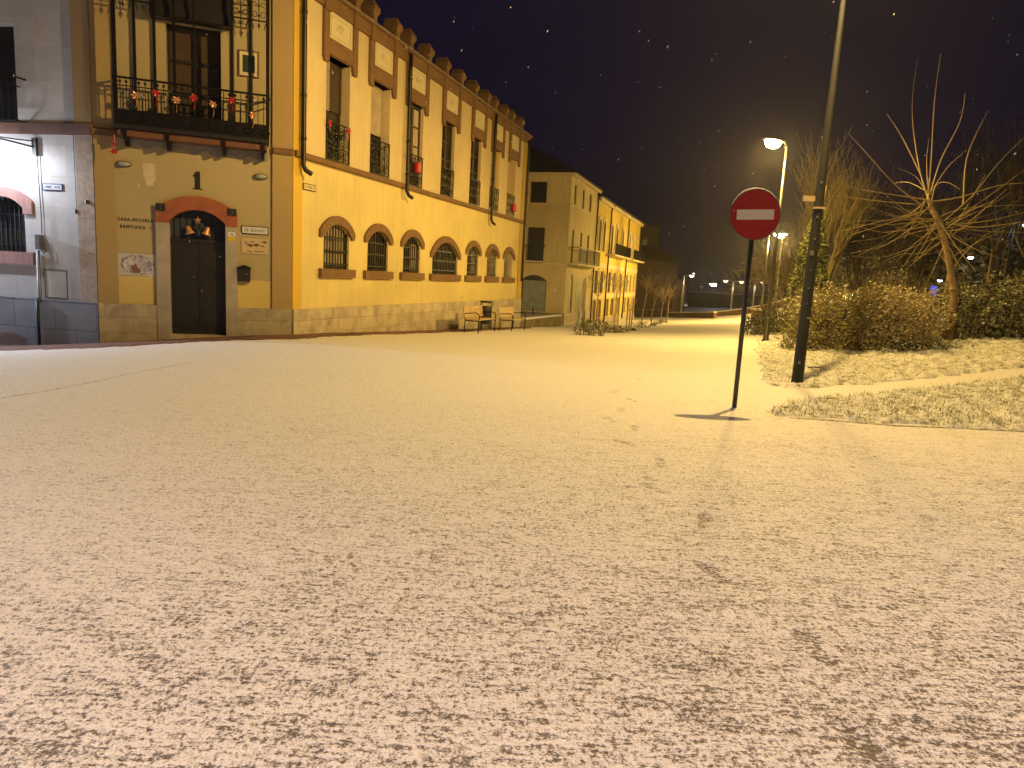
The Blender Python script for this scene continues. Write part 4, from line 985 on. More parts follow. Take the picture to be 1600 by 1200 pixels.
# side facing the viewer
b=MB(); wall_mesh(b,[(-9,-1.9),(0,-1.9),(0,7.7),(-9,7.7)],[hole(-2.50,-1.47,6.0,7.22),hole(-2.52,-1.45,2.56,4.56),hole(-2.74,-1.15,-.42,1.42,.32)],.25); b.build('wall',M['cream2'],B2,F2s)
b=MB(); b.box(-9,.02,-.035,.0,5.90,5.95); b.box(-9,.02,-.04,.0,2.42,2.5); b.box(-9,.22,-.22,.0,7.6,7.76); b.build('string_course',M['trim'],B2,F2s)
openings(B2,F2s,[(-2.50,-1.47,6.0,7.22),(-2.52,-1.45,2.56,4.56)],M['darkwood'],.22,False)
b=MB(); b.box(-2.8,-1.1,.20,.24,-.5,1.45); o=b.build('shop_window',M['shadegrey'],B2,F2s)
b=MB(); b.prism(hole(-2.72,-1.17,1.42,1.43,.30),.17,.20); b.box(-2.74,-2.68,.16,.2,-.42,1.42); b.box(-1.21,-1.15,.16,.2,-.42,1.42); b.box(-2.74,-1.15,.16,.2,-.46,-.40); b.build('window_frame',M['darkwood'],o,F2s)
b=MB(); b.box(-2.8,-1.35,-.42,.0,2.50,2.58); o=b.build('balcony',M['trim'],B2,F2s)
b=MB(); b.box(-2.8,-1.35,-.42,-.39,3.46,3.5)
for k in range(13): b.box(-2.79+k*.117,-2.775+k*.117,-.415,-.4,2.58,3.46)
b.box(-1.38,-1.35,-.39,0,3.46,3.5); b.build('railing',M['iron'],o,F2s)
# hipped roof of both
b=MB(); e=.42
b.add([(-9,-e,7.76),(e,-e,7.76),(e,9.,7.76),(-9,9,7.76),(-9,3.6,9.9),(-3.6,3.6,9.9)],[(0,1,5,4),(1,2,5),(2,3,4,5),(0,4,3)]); b.build('roof',M['tile'],B2,F2s)
b=MB(); b.vprism([(-9,-.3),(.3,-.3),(.3,8.3),(-9,8.3)],7.72,7.76); b.build('eave_board',M['darkwood'],B2,F2s)
b=MB(); b.tube([(7.75,-.10,7.6),(7.75,-.10,-1.3)],.055,8); b.build('drainpipe',M['pipe'],B2,F2,True)

B3=thing('yellow_building',tuple(F2@Vector((8.1,0,-1.3))),'long yellow terrace with pale arched window surrounds and iron balconies','building')
U0,U1=8.05,30.3
groups=[(9.3,1),(11.0,1),(14.3,1),(16.6,1),(19.6,1),(23.6,1),(25.7,1),(27.9,1)]
hs=[];rects=[]
for c,_ in groups:
    hs.append(hole(c-.42,c+.42,3.75,5.55,.42)); rects.append((c-.42,c+.42,3.75,5.97))
gcs=[9.2,11.3,14.6,16.9,20.2,23.7,26.0,28.3]
for c in gcs: hs.append(hole(c-.62,c+.62,.72,2.30)); 
b=MB(); wall_mesh(b,[(U0,.33),(U1,.33),(U1,7.1),(U0,7.1)],hs,.10); b.build('wall',M['yellow'],B3,F2)
b=MB(); wall_mesh(b,[(U0,-1.22),(U1,-1.22),(U1,.33),(U0,.33)],[hole(c-.8,c+.8,-1.15,.22) for c in gcs],.10); b.build('ground_floor_wall',M['yellow'],B3,F2)
b=MB()
b.box(U0,U1,-.05,.0,.33,.62); b.box(U0,U1,-.05,.0,2.55,2.9); b.box(U0,U1,-.25,.0,7.1,7.35); b.box(U1-.35,U1+.02,-.06,.0,-1.2,7.1); b.box(U0,U0+.3,-.055,.0,-1.2,7.1)
for c in gcs:
    for s_ in (-1,1): b.box(c+s_*.74-.11,c+s_*.74+.11,-.045,.0,.62,2.55)
b.build('string_course',M['trim'],B3,F2)
for c,_ in groups:
    b=MB(); b.box(c-.45,c+.45,.09,.14,3.7,6.0); o=b.build('window',M['glass'],B3,F2)
    b=MB(); arch_band(b,(c-.423,c+.423,5.55,.423),(c-.66,c+.66,5.55,.66),3.75,-.07,.0); b.build('arch_surround',M['trim'],o,F2)
    b=MB(); b.box(c-.04,c+.04,.06,.089,3.75,5.95); b.box(c-.42,c+.42,.065,.089,4.9,4.96); b.build('window_frame',M['brownwood'],o,F2)
for c in gcs:
    b=MB(); b.box(c-.66,c+.66,.09,.14,.68,2.34); o=b.build('window',M['glass'],B3,F2)
    b=MB(); 
    for x in (-.6,-.2,.2,.6): b.box(c+x-.02,c+x+.02,.06,.089,.72,2.3)
    b.box(c-.62,c+.62,.065,.089,1.5,1.55); b.build('window_frame',M['frame_w'],o,F2)
    b=MB(); b.box(c-.85,c+.85,.09,.14,-1.2,.26); o=b.build('shop_window',M['glass'],B3,F2)
    b=MB()
    for x in (-.75,0,.75): b.box(c+x-.05,c+x+.05,.04,.089,-1.15,.22)
    b.build('window_frame',M['trim'],o,F2)
b=MB(); b.box(U0,U1,-.06,.0,-2.2,-1.22); b.build('plinth',M['plinth'],B3,F2)
for a,c in ((12.6,20.6),(22.2,29.8)):
    b=MB(); b.box(a,c,-.7,.0,3.55,3.66); o=b.build('balcony',M['trim'],B3,F2)
    b=MB(); b.box(a,c,-.70,-.66,4.45,4.5)
    for k in range(int((c-a)/.15)): b.box(a+k*.15,a+k*.15+.02,-.69,-.67,3.66,4.46)
    for k in range(int((c-a)/.9)): b.tube([(a+.45+k*.9+.3*math.cos(t/8*6.28),-.68,4.05+.3*math.sin(t/8*6.28)) for t in range(9)],.015,4)
    b.build('railing',M['iron'],o,F2)
for u in (13.0,21.9,29.9):
    b=MB(); b.tube([(u+.35,-.3,7.3),(u+.2,-.15,7.15),(u,-.13,7.0),(u-.1,-.13,-1.6)],.06,8); b.build('drainpipe',M['pipe'],B3,F2,True)
b=MB(); b.add([(U0-.2,-.5,7.35),(U1+.4,-.5,7.35),(U1+.4,9,7.35),(U0-.2,9,7.35),(U0-.2,4.3,9.0),(U1-3,4.3,9.0)],[(0,1,5,4),(1,2,5),(2,3,4,5),(0,4,3),(0,3,2,1)]); b.build('roof',M['tile'],B3,F2)
b=MB(); b.box(U0+.05,U1-.02,.28,8.6,-2,7.3); b.build('rear_walls',M['ochre_dim'],B3,F2)

# terrace with snowy top in front of the beige house
r0=thing('terrace',gp(845,511),'low grey-green retaining wall with snow on top before the beige house','terrace')
pA,pB=gp(800,511),gp(876,509.5); pC=Vector((O2[0]-.1,O2[1]-.15,0)); pD=F2s@Vector((-8,-.1,0)); zt=-.50
def quad3(pa,pb,pc,pd,z0,z1,name,mat,par):
    b=MB(); b.vprism([(q.x,q.y) for q in (pa,pb,pc,pd)],z0,z1); return b.build(name,mat,par)
quad3(pA,pB,pC,pD,-2,zt,'retaining_wall',M['concrete'],r0)
d_=(pB-pA).normalized(); nn=Vector((-d_.y,d_.x,0))
quad3(pA-nn*.03,pB-nn*.03,pB+nn*.35,pA+nn*.35,zt+.002,zt+.06,'snow_cap',M['snow'],r0)
quad3(pA+nn*.35,pB+nn*.35,pC,pD,zt+.002,zt+.02,'paving',M['greyslab'],r0)
b=MB()
for t in (.25,.55,.8):
    q=pA.lerp(pB,t)+nn*1.2; b.box(q.x-.03,q.x+.03,q.y-.03,q.y+.03,zt+.02,zt+.5)
    q2=q+d_*.9+nn*.3; b.tube([(q.x,q.y,zt+.45),(q2.x,q2.y,zt+.08)],.03,5)
b.build('rail_stub',M['iron'],r0)

# ------------------------------------------------------------------ church
CH=thing('church',(16,86,-2),'dark brick church with tower and octagonal lower body beyond the yellow terrace','church')
def oct_(cx,cy,r,z0,z1,r2=None,n=8,rot=0):
    b=MB(); r2=r if r2 is None else r2; vs=[]
    for rr_,z in ((r,z0),(r2,z1)):
        for j in range(n):
            a=2*math.pi*(j+.5)/n+rot; vs.append((cx+rr_*math.cos(a),cy+rr_*math.sin(a),z))
    b.add(vs,[(j,(j+1)%n,n+(j+1)%n,n+j) for j in range(n)]+[tuple(range(n-1,-1,-1)),tuple(range(n,2*n))]); return b
YC=84
def X_(px,Y=YC): return atY(px,440,Y).x
def Z_(px,py,Y=YC): return atY(px,py,Y).z
xt=(X_(960)+X_(1031))/2; rt=(X_(1031)-X_(960))/2
b=MB(); b.box(xt-rt,xt+rt,YC+3,YC+3+2*rt,-3,Z_(1030,354)); b.box(xt-rt-.25,xt+rt+.25,YC+2.75,YC+3.25+2*rt,Z_(1030,354),Z_(1030,350)); b.build('tower',M['churchbrick'],CH)
b=MB(); b.add([(xt-rt-.2,YC+2.8,Z_(1030,350)),(xt+rt+.2,YC+2.8,Z_(1030,350)),(xt+rt+.2,YC+3+2*rt,Z_(1030,350)),(xt-rt-.2,YC+3+2*rt,Z_(1030,350)),(xt,YC+3+rt,Z_(1000,335))],[(0,1,4),(1,2,4),(2,3,4),(3,0,4)]); b.build('roof',M['churchroof'],CH)
u=X_(1009); b=MB(); b.prism(hole(u-.3,u+.3,Z_(1009,382),Z_(1009,375),.3),YC+2.93,YC+2.99); b.build('belfry_opening',M['glass'],CH)
xb=(X_(940)+X_(1066))/2; rb=(X_(1066)-X_(940))/2*1.05
oct_(xb,YC+4,rb,-3,Z_(1068,412)).build('nave_wall',M['churchbrick'],CH)
oct_(xb,YC+4,rb*1.04,Z_(1068,412),Z_(1068,410)).build('cornice',M['churchroof'],CH)
oct_(xb,YC+4,rb*1.04,Z_(1068,410),Z_(1040,384),rb*.55).build('nave_roof',M['churchroof'],CH)
xd=(X_(1055)+X_(1083))/2-.5; rd=(X_(1083)-X_(1050))/2
oct_(xd,YC+2,rd,-3,Z_(1083,447)).build('apse_wall',M['churchbrick'],CH)
oct_(xd,YC+2,rd*1.06,Z_(1083,447),Z_(1075,437),rd*.3).build('apse_roof',M['churchroof'],CH)

# ------------------------------------------------------------------ far walls
def wall_run(pts,h,t,name,label,cat,mat,cap=True,capmat=None):
    r0=thing(name,pts[0],label,cat); b=MB(); c=MB()
    for a,d in zip(pts[:-1],pts[1:]):
        dv=Vector((d.x-a.x,d.y-a.y,0)).normalized(); nn=Vector((-dv.y,dv.x,0))*t/2
        for mb,z0a,z0d,z1a,z1d,k in ((b,-1.5,-1.5,h,h,1),(c,h+.002,h+.002,h+.09,h+.09,1.25)):
            q=[a-nn*k,d-nn*k,d+nn*k,a+nn*k]; zz=[a.z+z0a,d.z+z0d,d.z+z0d,a.z+z0a,a.z+z1a,d.z+z1d,d.z+z1d,a.z+z1a]
            mb.add([(q[i%4].x,q[i%4].y,zz[i]) for i in range(8)],[(0,3,2,1),(4,5,6,7),(0,1,5,4),(1,2,6,5),(2,3,7,6),(3,0,4,7)])
    b.build('wall_body',mat,r0)
    if cap: c.build('snow_cap',capmat or M['snow'],r0)
    return r0
wall_run([gp(1046,496),gp(1080,496.5),gp(1117,497)],.55,.3,'garden_wall','low snow-capped wall at the foot of the church, dipping to the right','wall',M['brickwall'])
bs=[(1112,497,79,.45),(1140,495,77,.75),(1170,491,74,.9),(1200,486,70,.9),(1240,477,64,.9),(1300,465,60,.9)]
pts=[]
for px,py,Y,h in bs: pts.append(atY(px,py,Y))
wall_run(pts,.62,.35,'ramp_parapet','snow-capped parapet of the ramp rising right behind the lamp posts','wall',M['brickwall'])
# raised ramp surface behind the lamps
b=MB(); A_=[atY(1150,495.5,72),atY(1200,488,66),atY(1245,478,60),atY(1330,462,56)]; B_=[atY(1150,494,76),atY(1200,484,70),atY(1245,474,64),atY(1330,458,60)]
vs=[];
for a_,c_ in zip(A_,B_): vs+=[a_,c_,Vector((a_.x,a_.y,-3)),Vector((c_.x,c_.y,-3))]
b.add(vs,[(4*i,4*i+4,4*i+5,4*i+1) for i in range(3)]+[(4*i,4*i+2,4*i+6,4*i+4) for i in range(3)]+[(0,1,3,2)]); tag(b.build('ramp',M['snow'],recalc=False),kind='structure')
r0=thing('gate_pier',gp(1183,506),'pale square gate pier beside the clipped box hedge','gate pier')
q=gp(1183,506); b=MB(); b.box(q.x-.35,q.x+.35,q.y-.3,q.y+.3,q.z-.3,q.z+.85); b.build('pier',M['ochre_dim'],r0); b=MB(); b.box(q.x-.42,q.x+.42,q.y-.37,q.y+.37,q.z+.852,q.z+.95); b.build('cap_stone',M['snow'],r0)
wall_run([Vector((atY(1075,470,130).x,130,-2)),Vector((atY(1420,470,130).x,130,-2))],2.5,.5,'boundary_wall','long dark wall with a pale snowy top line in the far background','wall',simple('dark_far_wall',(.03,.022,.02),.9),True,simple('grey_snow_line',(.5,.48,.52),.9))
r0=thing('handrail',gp(990,497),'thin metal handrail behind the row of young trees','handrail')
b=MB(); a_,c_=gp(990,497),gp(1047,496)
for z in (.95,): b.tube([(a_.x,a_.y,a_.z+z),(c_.x,c_.y,c_.z+z)],.035,6)
b.build('rail',M['metal'],r0); 
for t in (0,.33,.66,1):
    q=a_.lerp(c_,t); b=MB(); b.tube([(q.x,q.y,q.z-.1),(q.x,q.y,q.z+.95)],.03,6); b.build('rail_post',M['metal'],r0)

# ------------------------------------------------------------------ vegetation
def leaves(mb,pts,size,rr,flat=.0,asp=.55):
    for p in pts:
        s_=size*rr.uniform(.6,1.35); d=Vector((rr.gauss(0,1),rr.gauss(0,1),rr.gauss(0,1)*(1-flat))).normalized()
        e=d.cross(Vector((rr.gauss(0,1),rr.gauss(0,1),rr.gauss(0,1)))).normalized()
        mb.add([p-d*s_,p+e*s_*asp,p+d*s_,p-e*s_*asp],[(0,1,2,3)])
def bush_pts(n,rx,ry,h,rr,lump=.18,seed=0,boxy=3.):
    out=[]; ph=[rr.uniform(0,6.28) for _ in range(6)]
    while len(out)<n:
        x,y,z=rr.uniform(-1,1),rr.uniform(-1,1),rr.uniform(0,1)
        zz=z*2-1 if z>.5 else 0
        q=(abs(x)**boxy+abs(y)**boxy+abs(zz)**boxy)**(1/boxy)
        lim=1+lump*(math.sin(x*5+ph[0])*math.sin(z*6+ph[1])+math.sin(x*11+ph[2]+z*8)*.5+math.sin(y*7+ph[3])*.4)
        if q>lim: continue
        if rr.random()>(q/lim)**2+.12: continue
        out.append(Vector((x*rx*lim,y*ry*lim,z*h*(1+.12*math.sin(x*7+ph[4])+.08*math.sin(x*17+ph[5])))))
    return out
def shrub(name,loc,rx,ry,h,n,size,mat,label,cat,seed,rz=0,twigs=90,twigmat=None,group=None,boxy=3.,lump=.18,sprigs=0):
    rr=random.Random(seed); r0=thing(name,loc,label,cat,group); W=T(*loc)@Matrix.Rotation(rz,4,'Z')
    b=MB(); P=bush_pts(n,rx,ry,h,rr,lump,boxy=boxy)
    for k in range(sprigs):
        x=rr.uniform(-rx,rx); y=rr.uniform(-ry,ry)*.8; z=h*rr.uniform(.95,1.02); l=rr.uniform(.08,.26)
        for t in range(9): P.append(Vector((x+rr.gauss(0,.02),y+rr.gauss(0,.02),z+l*t/8)))
    leaves(b,P,size,rr,.2); b.build('foliage',mat,r0,W,recalc=False)
    b=MB()
    for k in range(twigs):
        x,y=rr.uniform(-.92,.92)*rx,rr.uniform(-.9,.9)*ry; l=h*rr.uniform(.5,1.05); a,c=rr.gauss(0,.18)*h,rr.gauss(0,.14)*h
        b.tube([(x*.9,y*.9,-.05),(x*.95+a*.4,y+c*.4,l*.5),(x+a,y+c,l)],[.014,.010,.004],4,cap=False)
    b.build('stems',twigmat or M['twig'],r0,W,recalc=False)
    return r0
def hedge_at(px0,px1,py0,py1,h,**k):
    a,c=gp(px0,py0),gp(px1,py1); m=(a+c)/2; d=c-a; rz=math.atan2(d.y,d.x); ry=.62
    off=Vector((-d.y,d.x,0)).normalized()*ry
    if off.y<0: off=-off
    m=m+off; m.z=g(m.x,m.y)-.03
    return shrub('hedge_shrub',m,d.xy.length/2*1.08,ry,h,rz=rz,cat='shrub',group='hedge along the lawn',**k)
hedge_at(1213,1268,545,549,1.45,n=4800,size=.042,mat=M['green'],label='olive hedge shrub at the left end of the hedge, partly behind the dark column',seed=1,twigs=60,sprigs=14)
hedge_at(1268,1345,549,550,1.52,n=6600,size=.042,mat=M['green'],label='olive hedge shrub with snowy tips just right of the dark column',seed=2,twigs=90,sprigs=22)
hedge_at(1345,1420,551,549,1.50,n=6500,size=.042,mat=M['brownleaf'],label='withered brown hedge shrub in the middle of the hedge',seed=3,twigs=170,sprigs=8)
hedge_at(1420,1482,548,534,1.42,n=5200,size=.042,mat=M['brownleaf'],label='thin brown hedge shrub just left of the bare tree trunk',seed=4,twigs=150,sprigs=5)
hedge_at(1488,1545,533,531,1.45,n=3600,size=.05,mat=M['darkleaf'],label='dark broad-leaved shrub right of the bare tree trunk',seed=5,twigs=40,sprigs=6,lump=.25)
hedge_at(1545,1660,532,531,1.75,n=5600,size=.055,mat=M['darkleaf'],label='tallest dark shrub at the right picture edge',seed=6,twigs=50,sprigs=10,lump=.28)
# low clipped leaves in front of the brown hedge
a_=gp(1440,549); shrub('ground_shrub',(a_.x,a_.y,a_.z),.9,.25,.34,700,.045,M['darkleaf'],'low dark leafy growth at the foot of the brown hedge','shrub',12,rz=.2,twigs=6,lump=.3)
# clipped box hedges by lamp
for px,py,lab,sd in ((1180,524,'clipped dark box hedge block by the street lamp, left block',21),(1200,526,'clipped dark box hedge block behind the street lamp, right block',22)):
    a_=gp(px,py-1); shrub('box_hedge',(a_.x,a_.y+.3,a_.z),.42,.42,.68,1500,.035,M['boxleaf'],lab,'hedge',sd,twigs=10,group='clipped box hedges',boxy=5,lump=.08)
# street shrub and small plants at the sapling feet
a_=gp(925,524); shrub('planting',(a_.x,a_.y,a_.z),.55,.4,.62,750,.04,M['ivy'],'leafy snow-dusted shrub round the first young tree','shrub',31,twigs=25,boxy=2,lump=.3)
for k,(px,py,s_,lab) in enumerate(((953,520,.35,'small evergreen plant left of the second young tree'),(970,520,.3,'low sprawling plant between the second and third young trees'),(989,517,.14,'tiny plant right of the stakes'),(1002,512,.42,'low flat plant at the foot of the fourth young tree'),(1021,509,.2,'tiny plant by the fifth young tree'),(1028,506,.3,'small plant by the sixth young tree'),(1037,504,.3,'small plant by the seventh young tree'))):
    a_=gp(px,py); shrub('low_plant',(a_.x,a_.y,a_.z),s_,s_*.7,s_*.9,160,.04,M['ivy'],lab,'plant',40+k,twigs=8,group='plants at the feet of the young trees',boxy=2,lump=.3)

def branch(polys,p,d,l,r,lev,rr,up=.1,spread=.6,kids=(5,4,3),seg=5,wig=.12,minr=.004):
    pts=[p.copy()]; rad=[r]; dd=d.normalized()
    for k in range(seg):
        dd=(dd+Vector((rr.gauss(0,wig),rr.gauss(0,wig),rr.gauss(0,wig)+up))).normalized()
        pts.append(pts[-1]+dd*l/seg); rad.append(max(minr,r*(1-.8*(k+1)/seg)))
    polys.append((pts,rad,lev))
    if lev<len(kids):
        n=kids[lev]
        for k in range(n):
            t=rr.uniform(.3,1) if lev else rr.uniform(.45,1); i=min(seg-1,int(t*seg)); q=pts[i].lerp(pts[i+1],t*seg-i)
            ax=(pts[i+1]-pts[i]).normalized(); s_=ax.cross(Vector((rr.gauss(0,1),rr.gauss(0,1),rr.gauss(0,1)))).normalized()
            nd=(ax+s_*spread*rr.uniform(.7,1.3)).normalized()
            branch(polys,q,nd,l*rr.uniform(.5,.75),max(minr,rad[i]*.6),lev+1,rr,up,spread,kids,max(3,seg-1),wig,minr)
def bare_tree(name,loc,h,r,label,seed,kids=(7,6,5),up=.12,spread=.65,mat=None,trunkmat=None,trunk_h=.35,group=None,lean=(0,0),minr=.006,cat='tree',nmain=6,W0=.75):
    rr=random.Random(seed); r0=thing(name,loc,label,cat,group); W=T(*loc); th=h*trunk_h
    b=MB(); tp=[Vector((0,0,-.1)),Vector((lean[0]*.4+rr.gauss(0,.03),rr.gauss(0,.03),th*.5)),Vector((lean[0],lean[1],th))]
    b.tube(tp,[r*1.15,r*.9,r*.75],10); b.build('trunk',trunkmat or M['bark'],r0,W,True,recalc=False)
    polys=[]
    for k in range(nmain):
        a=2*math.pi*k/nmain+rr.uniform(-.4,.4); s_=rr.uniform(.3,1)*spread*1.2
        d=Vector((math.cos(a)*s_,math.sin(a)*s_,1))
        branch(polys,tp[2]-Vector((0,0,rr.uniform(0,th*.25))),d,(h-th)*W0*rr.uniform(.7,1.05),r*.45,0,rr,up,spread,kids,minr=minr)
    b=MB()
    for pts,rad,lev in polys: b.tube(pts,rad,5 if lev==0 else 3,cap=False)
    b.build('crown',mat or M['twig'],r0,W,recalc=False); return r0
# foreground bare tree with long whippy shoots
def whip_tree():
    base=gp(1481,533); Y=base.y-.15; base=atY(1483,533,Y)
    r0=thing('bare_tree',base,'bare pollarded tree with long whippy shoots rising from the hedge on the right','tree'); W=T(*base)
    def A(px,py,dy=0): return atY(px,py,Y+dy)-base
    tr=[(1483,537),(1486,500),(1490,470),(1491,452),(1486,425),(1481,398),(1476,375),(1470,352),(1463,338),(1455,324),(1450,308)]
    b=MB(); b.tube([A(*p) for p in tr],[.125,.10,.10,.115,.09,.085,.085,.095,.075,.06,.045],10)
    for q,rr_ in ((9,.09),(7,.12),(3,.15)):
        c=A(*tr[q]); b.lathe([(0,-rr_*.7),(rr_*.7,-rr_*.45),(rr_,0),(rr_*.7,rr_*.5),(0,rr_*.75)],9,tuple(c))
    b.build('trunk',M['bark'],r0,W,True,recalc=False)
    WH=[[(1450,310),(1437,265),(1427,200),(1426,150),(1434,90)],[(1450,310),(1455,250),(1460,160),(1470,83)],[(1453,305),(1470,250),(1500,190),(1508,145)],[(1440,275),(1410,215),(1386,178)],
    [(1505,320),(1510,250),(1530,200),(1545,172)],[(1440,320),(1400,290),(1350,235),(1325,208)],[(1450,312),(1400,305),(1350,297),(1308,287)],[(1445,320),(1380,315),(1305,305)],
    [(1455,315),(1500,308),(1560,290),(1610,285)],[(1475,345),(1520,305),(1560,255),(1610,205)],[(1480,350),(1540,310),(1610,258)],[(1465,340),(1510,325),(1610,320)],[(1490,350),(1530,355),(1610,345)],
    [(1480,355),(1550,362),(1610,363)],[(1450,310),(1420,335),(1360,350),(1310,362)],[(1455,325),(1400,345),(1330,367)],[(1465,345),(1420,350),(1380,370),(1330,378)],[(1472,350),(1442,347),(1384,382),(1329,396)],
    [(1475,368),(1457,374),(1384,401),(1331,400)],[(1476,380),(1472,391),(1440,400),(1407,417)],[(1489,423),(1506,397),(1544,365),(1594,347)],[(1484,404),(1530,377),(1570,360)],[(1478,360),(1500,372),(1520,390)],
    [(1470,352),(1430,380),(1400,410)],[(1472,356),(1420,366),(1360,395)],[(1468,350),(1410,360),(1370,362),(1320,345)],[(1447,300),(1430,275),(1400,262)],[(1450,300),(1420,285),(1398,286)],[(1455,300),(1480,262),(1510,235)],
    [(1447,312),(1430,340),(1390,372),(1340,400)],[(1460,335),(1425,330),(1370,318)],[(1478,372),(1440,395),(1405,398),(1360,420)],[(1470,345),(1530,330),(1580,300)],[(1476,352),(1545,345),(1605,330)],[(1484,352),(1560,330),(1610,300)],
    [(1450,300),(1448,250),(1452,215)],[(1487,357),(1540,370),(1600,388)],[(1455,320),(1462,290),(1480,285),(1500,296)],[(1472,360),(1450,385),(1432,408)]]
    rr=random.Random(9)
    for k in range(26):
        x0,y0=rr.choice([(1465,342),(1474,360),(1455,320),(1478,375)]); a=R(rr.uniform(100,260) if rr.random()<.6 else rr.uniform(-80,80)); l=rr.uniform(50,140)
        WH.append([(x0,y0),(x0+l*.5*math.cos(a),y0-l*.5*math.sin(a)*.8+rr.uniform(-5,5)),(x0+l*math.cos(a),y0-l*math.sin(a)*.8+rr.uniform(-14,6))])
    b=MB()
    for k,w_ in enumerate(WH):
        dy=rr.uniform(-1.5,1.3)*(.6 if k<5 else 1); n=len(w_); P=[A(x,y,dy*(i/(n-1))) for i,(x,y) in enumerate(w_)]
        # smooth the polyline
        Q=[]
        for i in range(n-1):
            p0,p1,p2,p3=P[max(0,i-1)],P[i],P[i+1],P[min(n-1,i+2)]
            for t in (0,.25,.5,.75): Q.append(.5*((2*p1)+(p2-p0)*t+(2*p0-5*p1+4*p2-p3)*t*t+(3*p1-p0-3*p2+p3)*t**3))
        Q.append(P[-1]); m_=len(Q); r_0=.021 if k<16 else .014
        b.tube(Q,[max(.005,r_0*(1-.82*i/m_)) for i in range(m_)],5,cap=False)
    b.build('crown',M['twig'],r0,W,recalc=False)
whip_tree()
# sapling row
SP=[(931,514,405,0,1.0),(960,520,428,.0,1.05),(982,517,455,0,.6),(1002,508,418,.55,1.),(1017,510,432,.35,1.),(1032,506,440,.2,.9),(1041,505,446,.2,.9)]
nm_=['first','second','third','fourth','fifth','sixth','seventh']
for k,(px,py,ty,ln,sc_) in enumerate(SP):
    a_=gp(px,py); t_=atY(px,ty,a_.y); h=t_.z-a_.z
    o=bare_tree('young_tree',a_,h*1.05,.040,nm_[k]+' of the seven bare young street trees counted from the beige house',60+k,kids=(5,4) if k!=2 else (2,),up=.10,spread=.75,mat=M['lighttwig'],trunkmat=M['lighttwig'],trunk_h=.5,group='young street trees',lean=(ln*.35,0),minr=.007,nmain=4,W0=.62)
    if k in (0,1,2):
        b=MB()
        for dx in ((-.12,.12) if k!=1 else (.1,)): b.tube([(dx,0,0),(dx*1.2,0,1.7 if k else 1.5)],.032,6)
        b.build('stake',M['stake'],o,T(*a_))
# ivy-clad leaning trunk behind the column
def ivy():
    Y=24; z=g(8.6,24); base=Vector((atY(1243,480,Y).x+.25,Y,z)); r0=thing('ivy_tree',base,'ivy-clad tree trunk tapering upward behind the dark column','tree')
    b=MB(); q=[atY(1258,520,Y)-base,atY(1262,450,Y)-base,atY(1270,390,Y)-base,atY(1280,330,Y)-base,atY(1290,290,Y)-base]; q[0].z=-.1
    b.tube(q,[.24,.2,.17,.12,.07],10); b.build('trunk',M['bark'],r0,T(*base),True,recalc=False)
    rr=random.Random(8); P=[]
    prof=[(0,.62),(.25,.66),(.5,.52),(.75,.33),(1,.08)]
    for k in range(5200):
        t=rr.random()**.8; i=min(3,int(t*4)); f=t*4-i; w_=prof[i][1]*(1-f)+prof[i+1][1]*f
        c=q[0].lerp(q[1],min(1,t*3.3)) if t<.3 else (q[1].lerp(q[2],(t-.3)/.3) if t<.6 else q[2].lerp(q[3],(t-.6)/.4))
        a=rr.uniform(0,6.283); s_=w_*(.72+.28*rr.random())*(1+.12*math.sin(t*23)); P.append(c+Vector((math.cos(a)*s_,math.sin(a)*s_,rr.uniform(-.1,.1))))
    b=MB(); leaves(b,P,.055,rr,0,.7); b.build('ivy',M['ivy'],r0,T(*base),recalc=False)
ivy()
# big thicket tree behind the column, and dimmer trees behind
def tree_px(px,py_top,Y,label,seed,**k):
    p=atY(px,460,Y); z=g(p.x,Y); h=atY(px,py_top,Y).z-z
    return bare_tree('bare_tree',(p.x,Y,z),h,k.pop('r',.2),label,seed,group='bare trees behind the hedge',**{**dict(W0=.55),**k})
tree_px(1285,232,29,'dense bare tree with upswept twigs directly behind the dark column',101,kids=(7,6,3),up=.24,spread=.52,trunk_h=.22,nmain=8,minr=.007,r=.2,W0=.56,mat=M['twigyel'])
tree_px(1345,262,33,'dense bare tree right of the dark column, behind the hedge',102,kids=(7,6,3),up=.16,spread=.7,trunk_h=.2,nmain=7,minr=.008,r=.2,mat=M['twigdark'],W0=.52)
tree_px(1232,320,34,'low bare tree behind the street lamp, left of the ivy trunk',103,kids=(6,6,3),up=.02,spread=.8,trunk_h=.2,nmain=6,minr=.008,r=.15,W0=.5,mat=M['twigyel'])
tree_px(1420,300,40,'dim bare tree behind the left shoots of the whippy tree',104,kids=(6,6,4),up=.08,spread=.8,trunk_h=.25,nmain=7,minr=.012,mat=M['twigdark'])
tree_px(1545,175,42,'tall dim bare tree right of the whippy tree trunk',105,kids=(6,5,4),up=.12,spread=.6,trunk_h=.35,nmain=6,minr=.012,mat=M['twigdark'],r=.28)
tree_px(1610,210,48,'tall dim bare tree at the right picture edge',106,kids=(6,5,4),up=.1,spread=.65,trunk_h=.3,nmain=6,minr=.012,mat=M['twigdark'],r=.28)
tree_px(1480,250,55,'faint bare tree far behind the whippy tree',107,kids=(6,5,4),up=.1,spread=.7,trunk_h=.3,nmain=6,minr=.014,mat=M['twigdark'],r=.25)
# twiggy bushes behind hedge
for k,(px,py,Y,rx,h,lab) in enumerate(((1395,470,24,.9,2.2,'twiggy brown bush rising behind the middle of the hedge'),(1340,470,27,1.2,1.7,'twiggy bush behind the hedge right of the dark column'),(1225,470,30,1.0,1.6,'sprawling twiggy bush behind the box hedge'))):
    p=atY(px,py,Y); z=g(p.x,Y); shrub('twiggy_bush',(p.x,Y,z),rx,.7,h,900,.03,M['brownleaf'],lab,'shrub',80+k,twigs=260,twigmat=M['twigdark'],boxy=2,lump=.25,group='twiggy bushes behind the hedge')
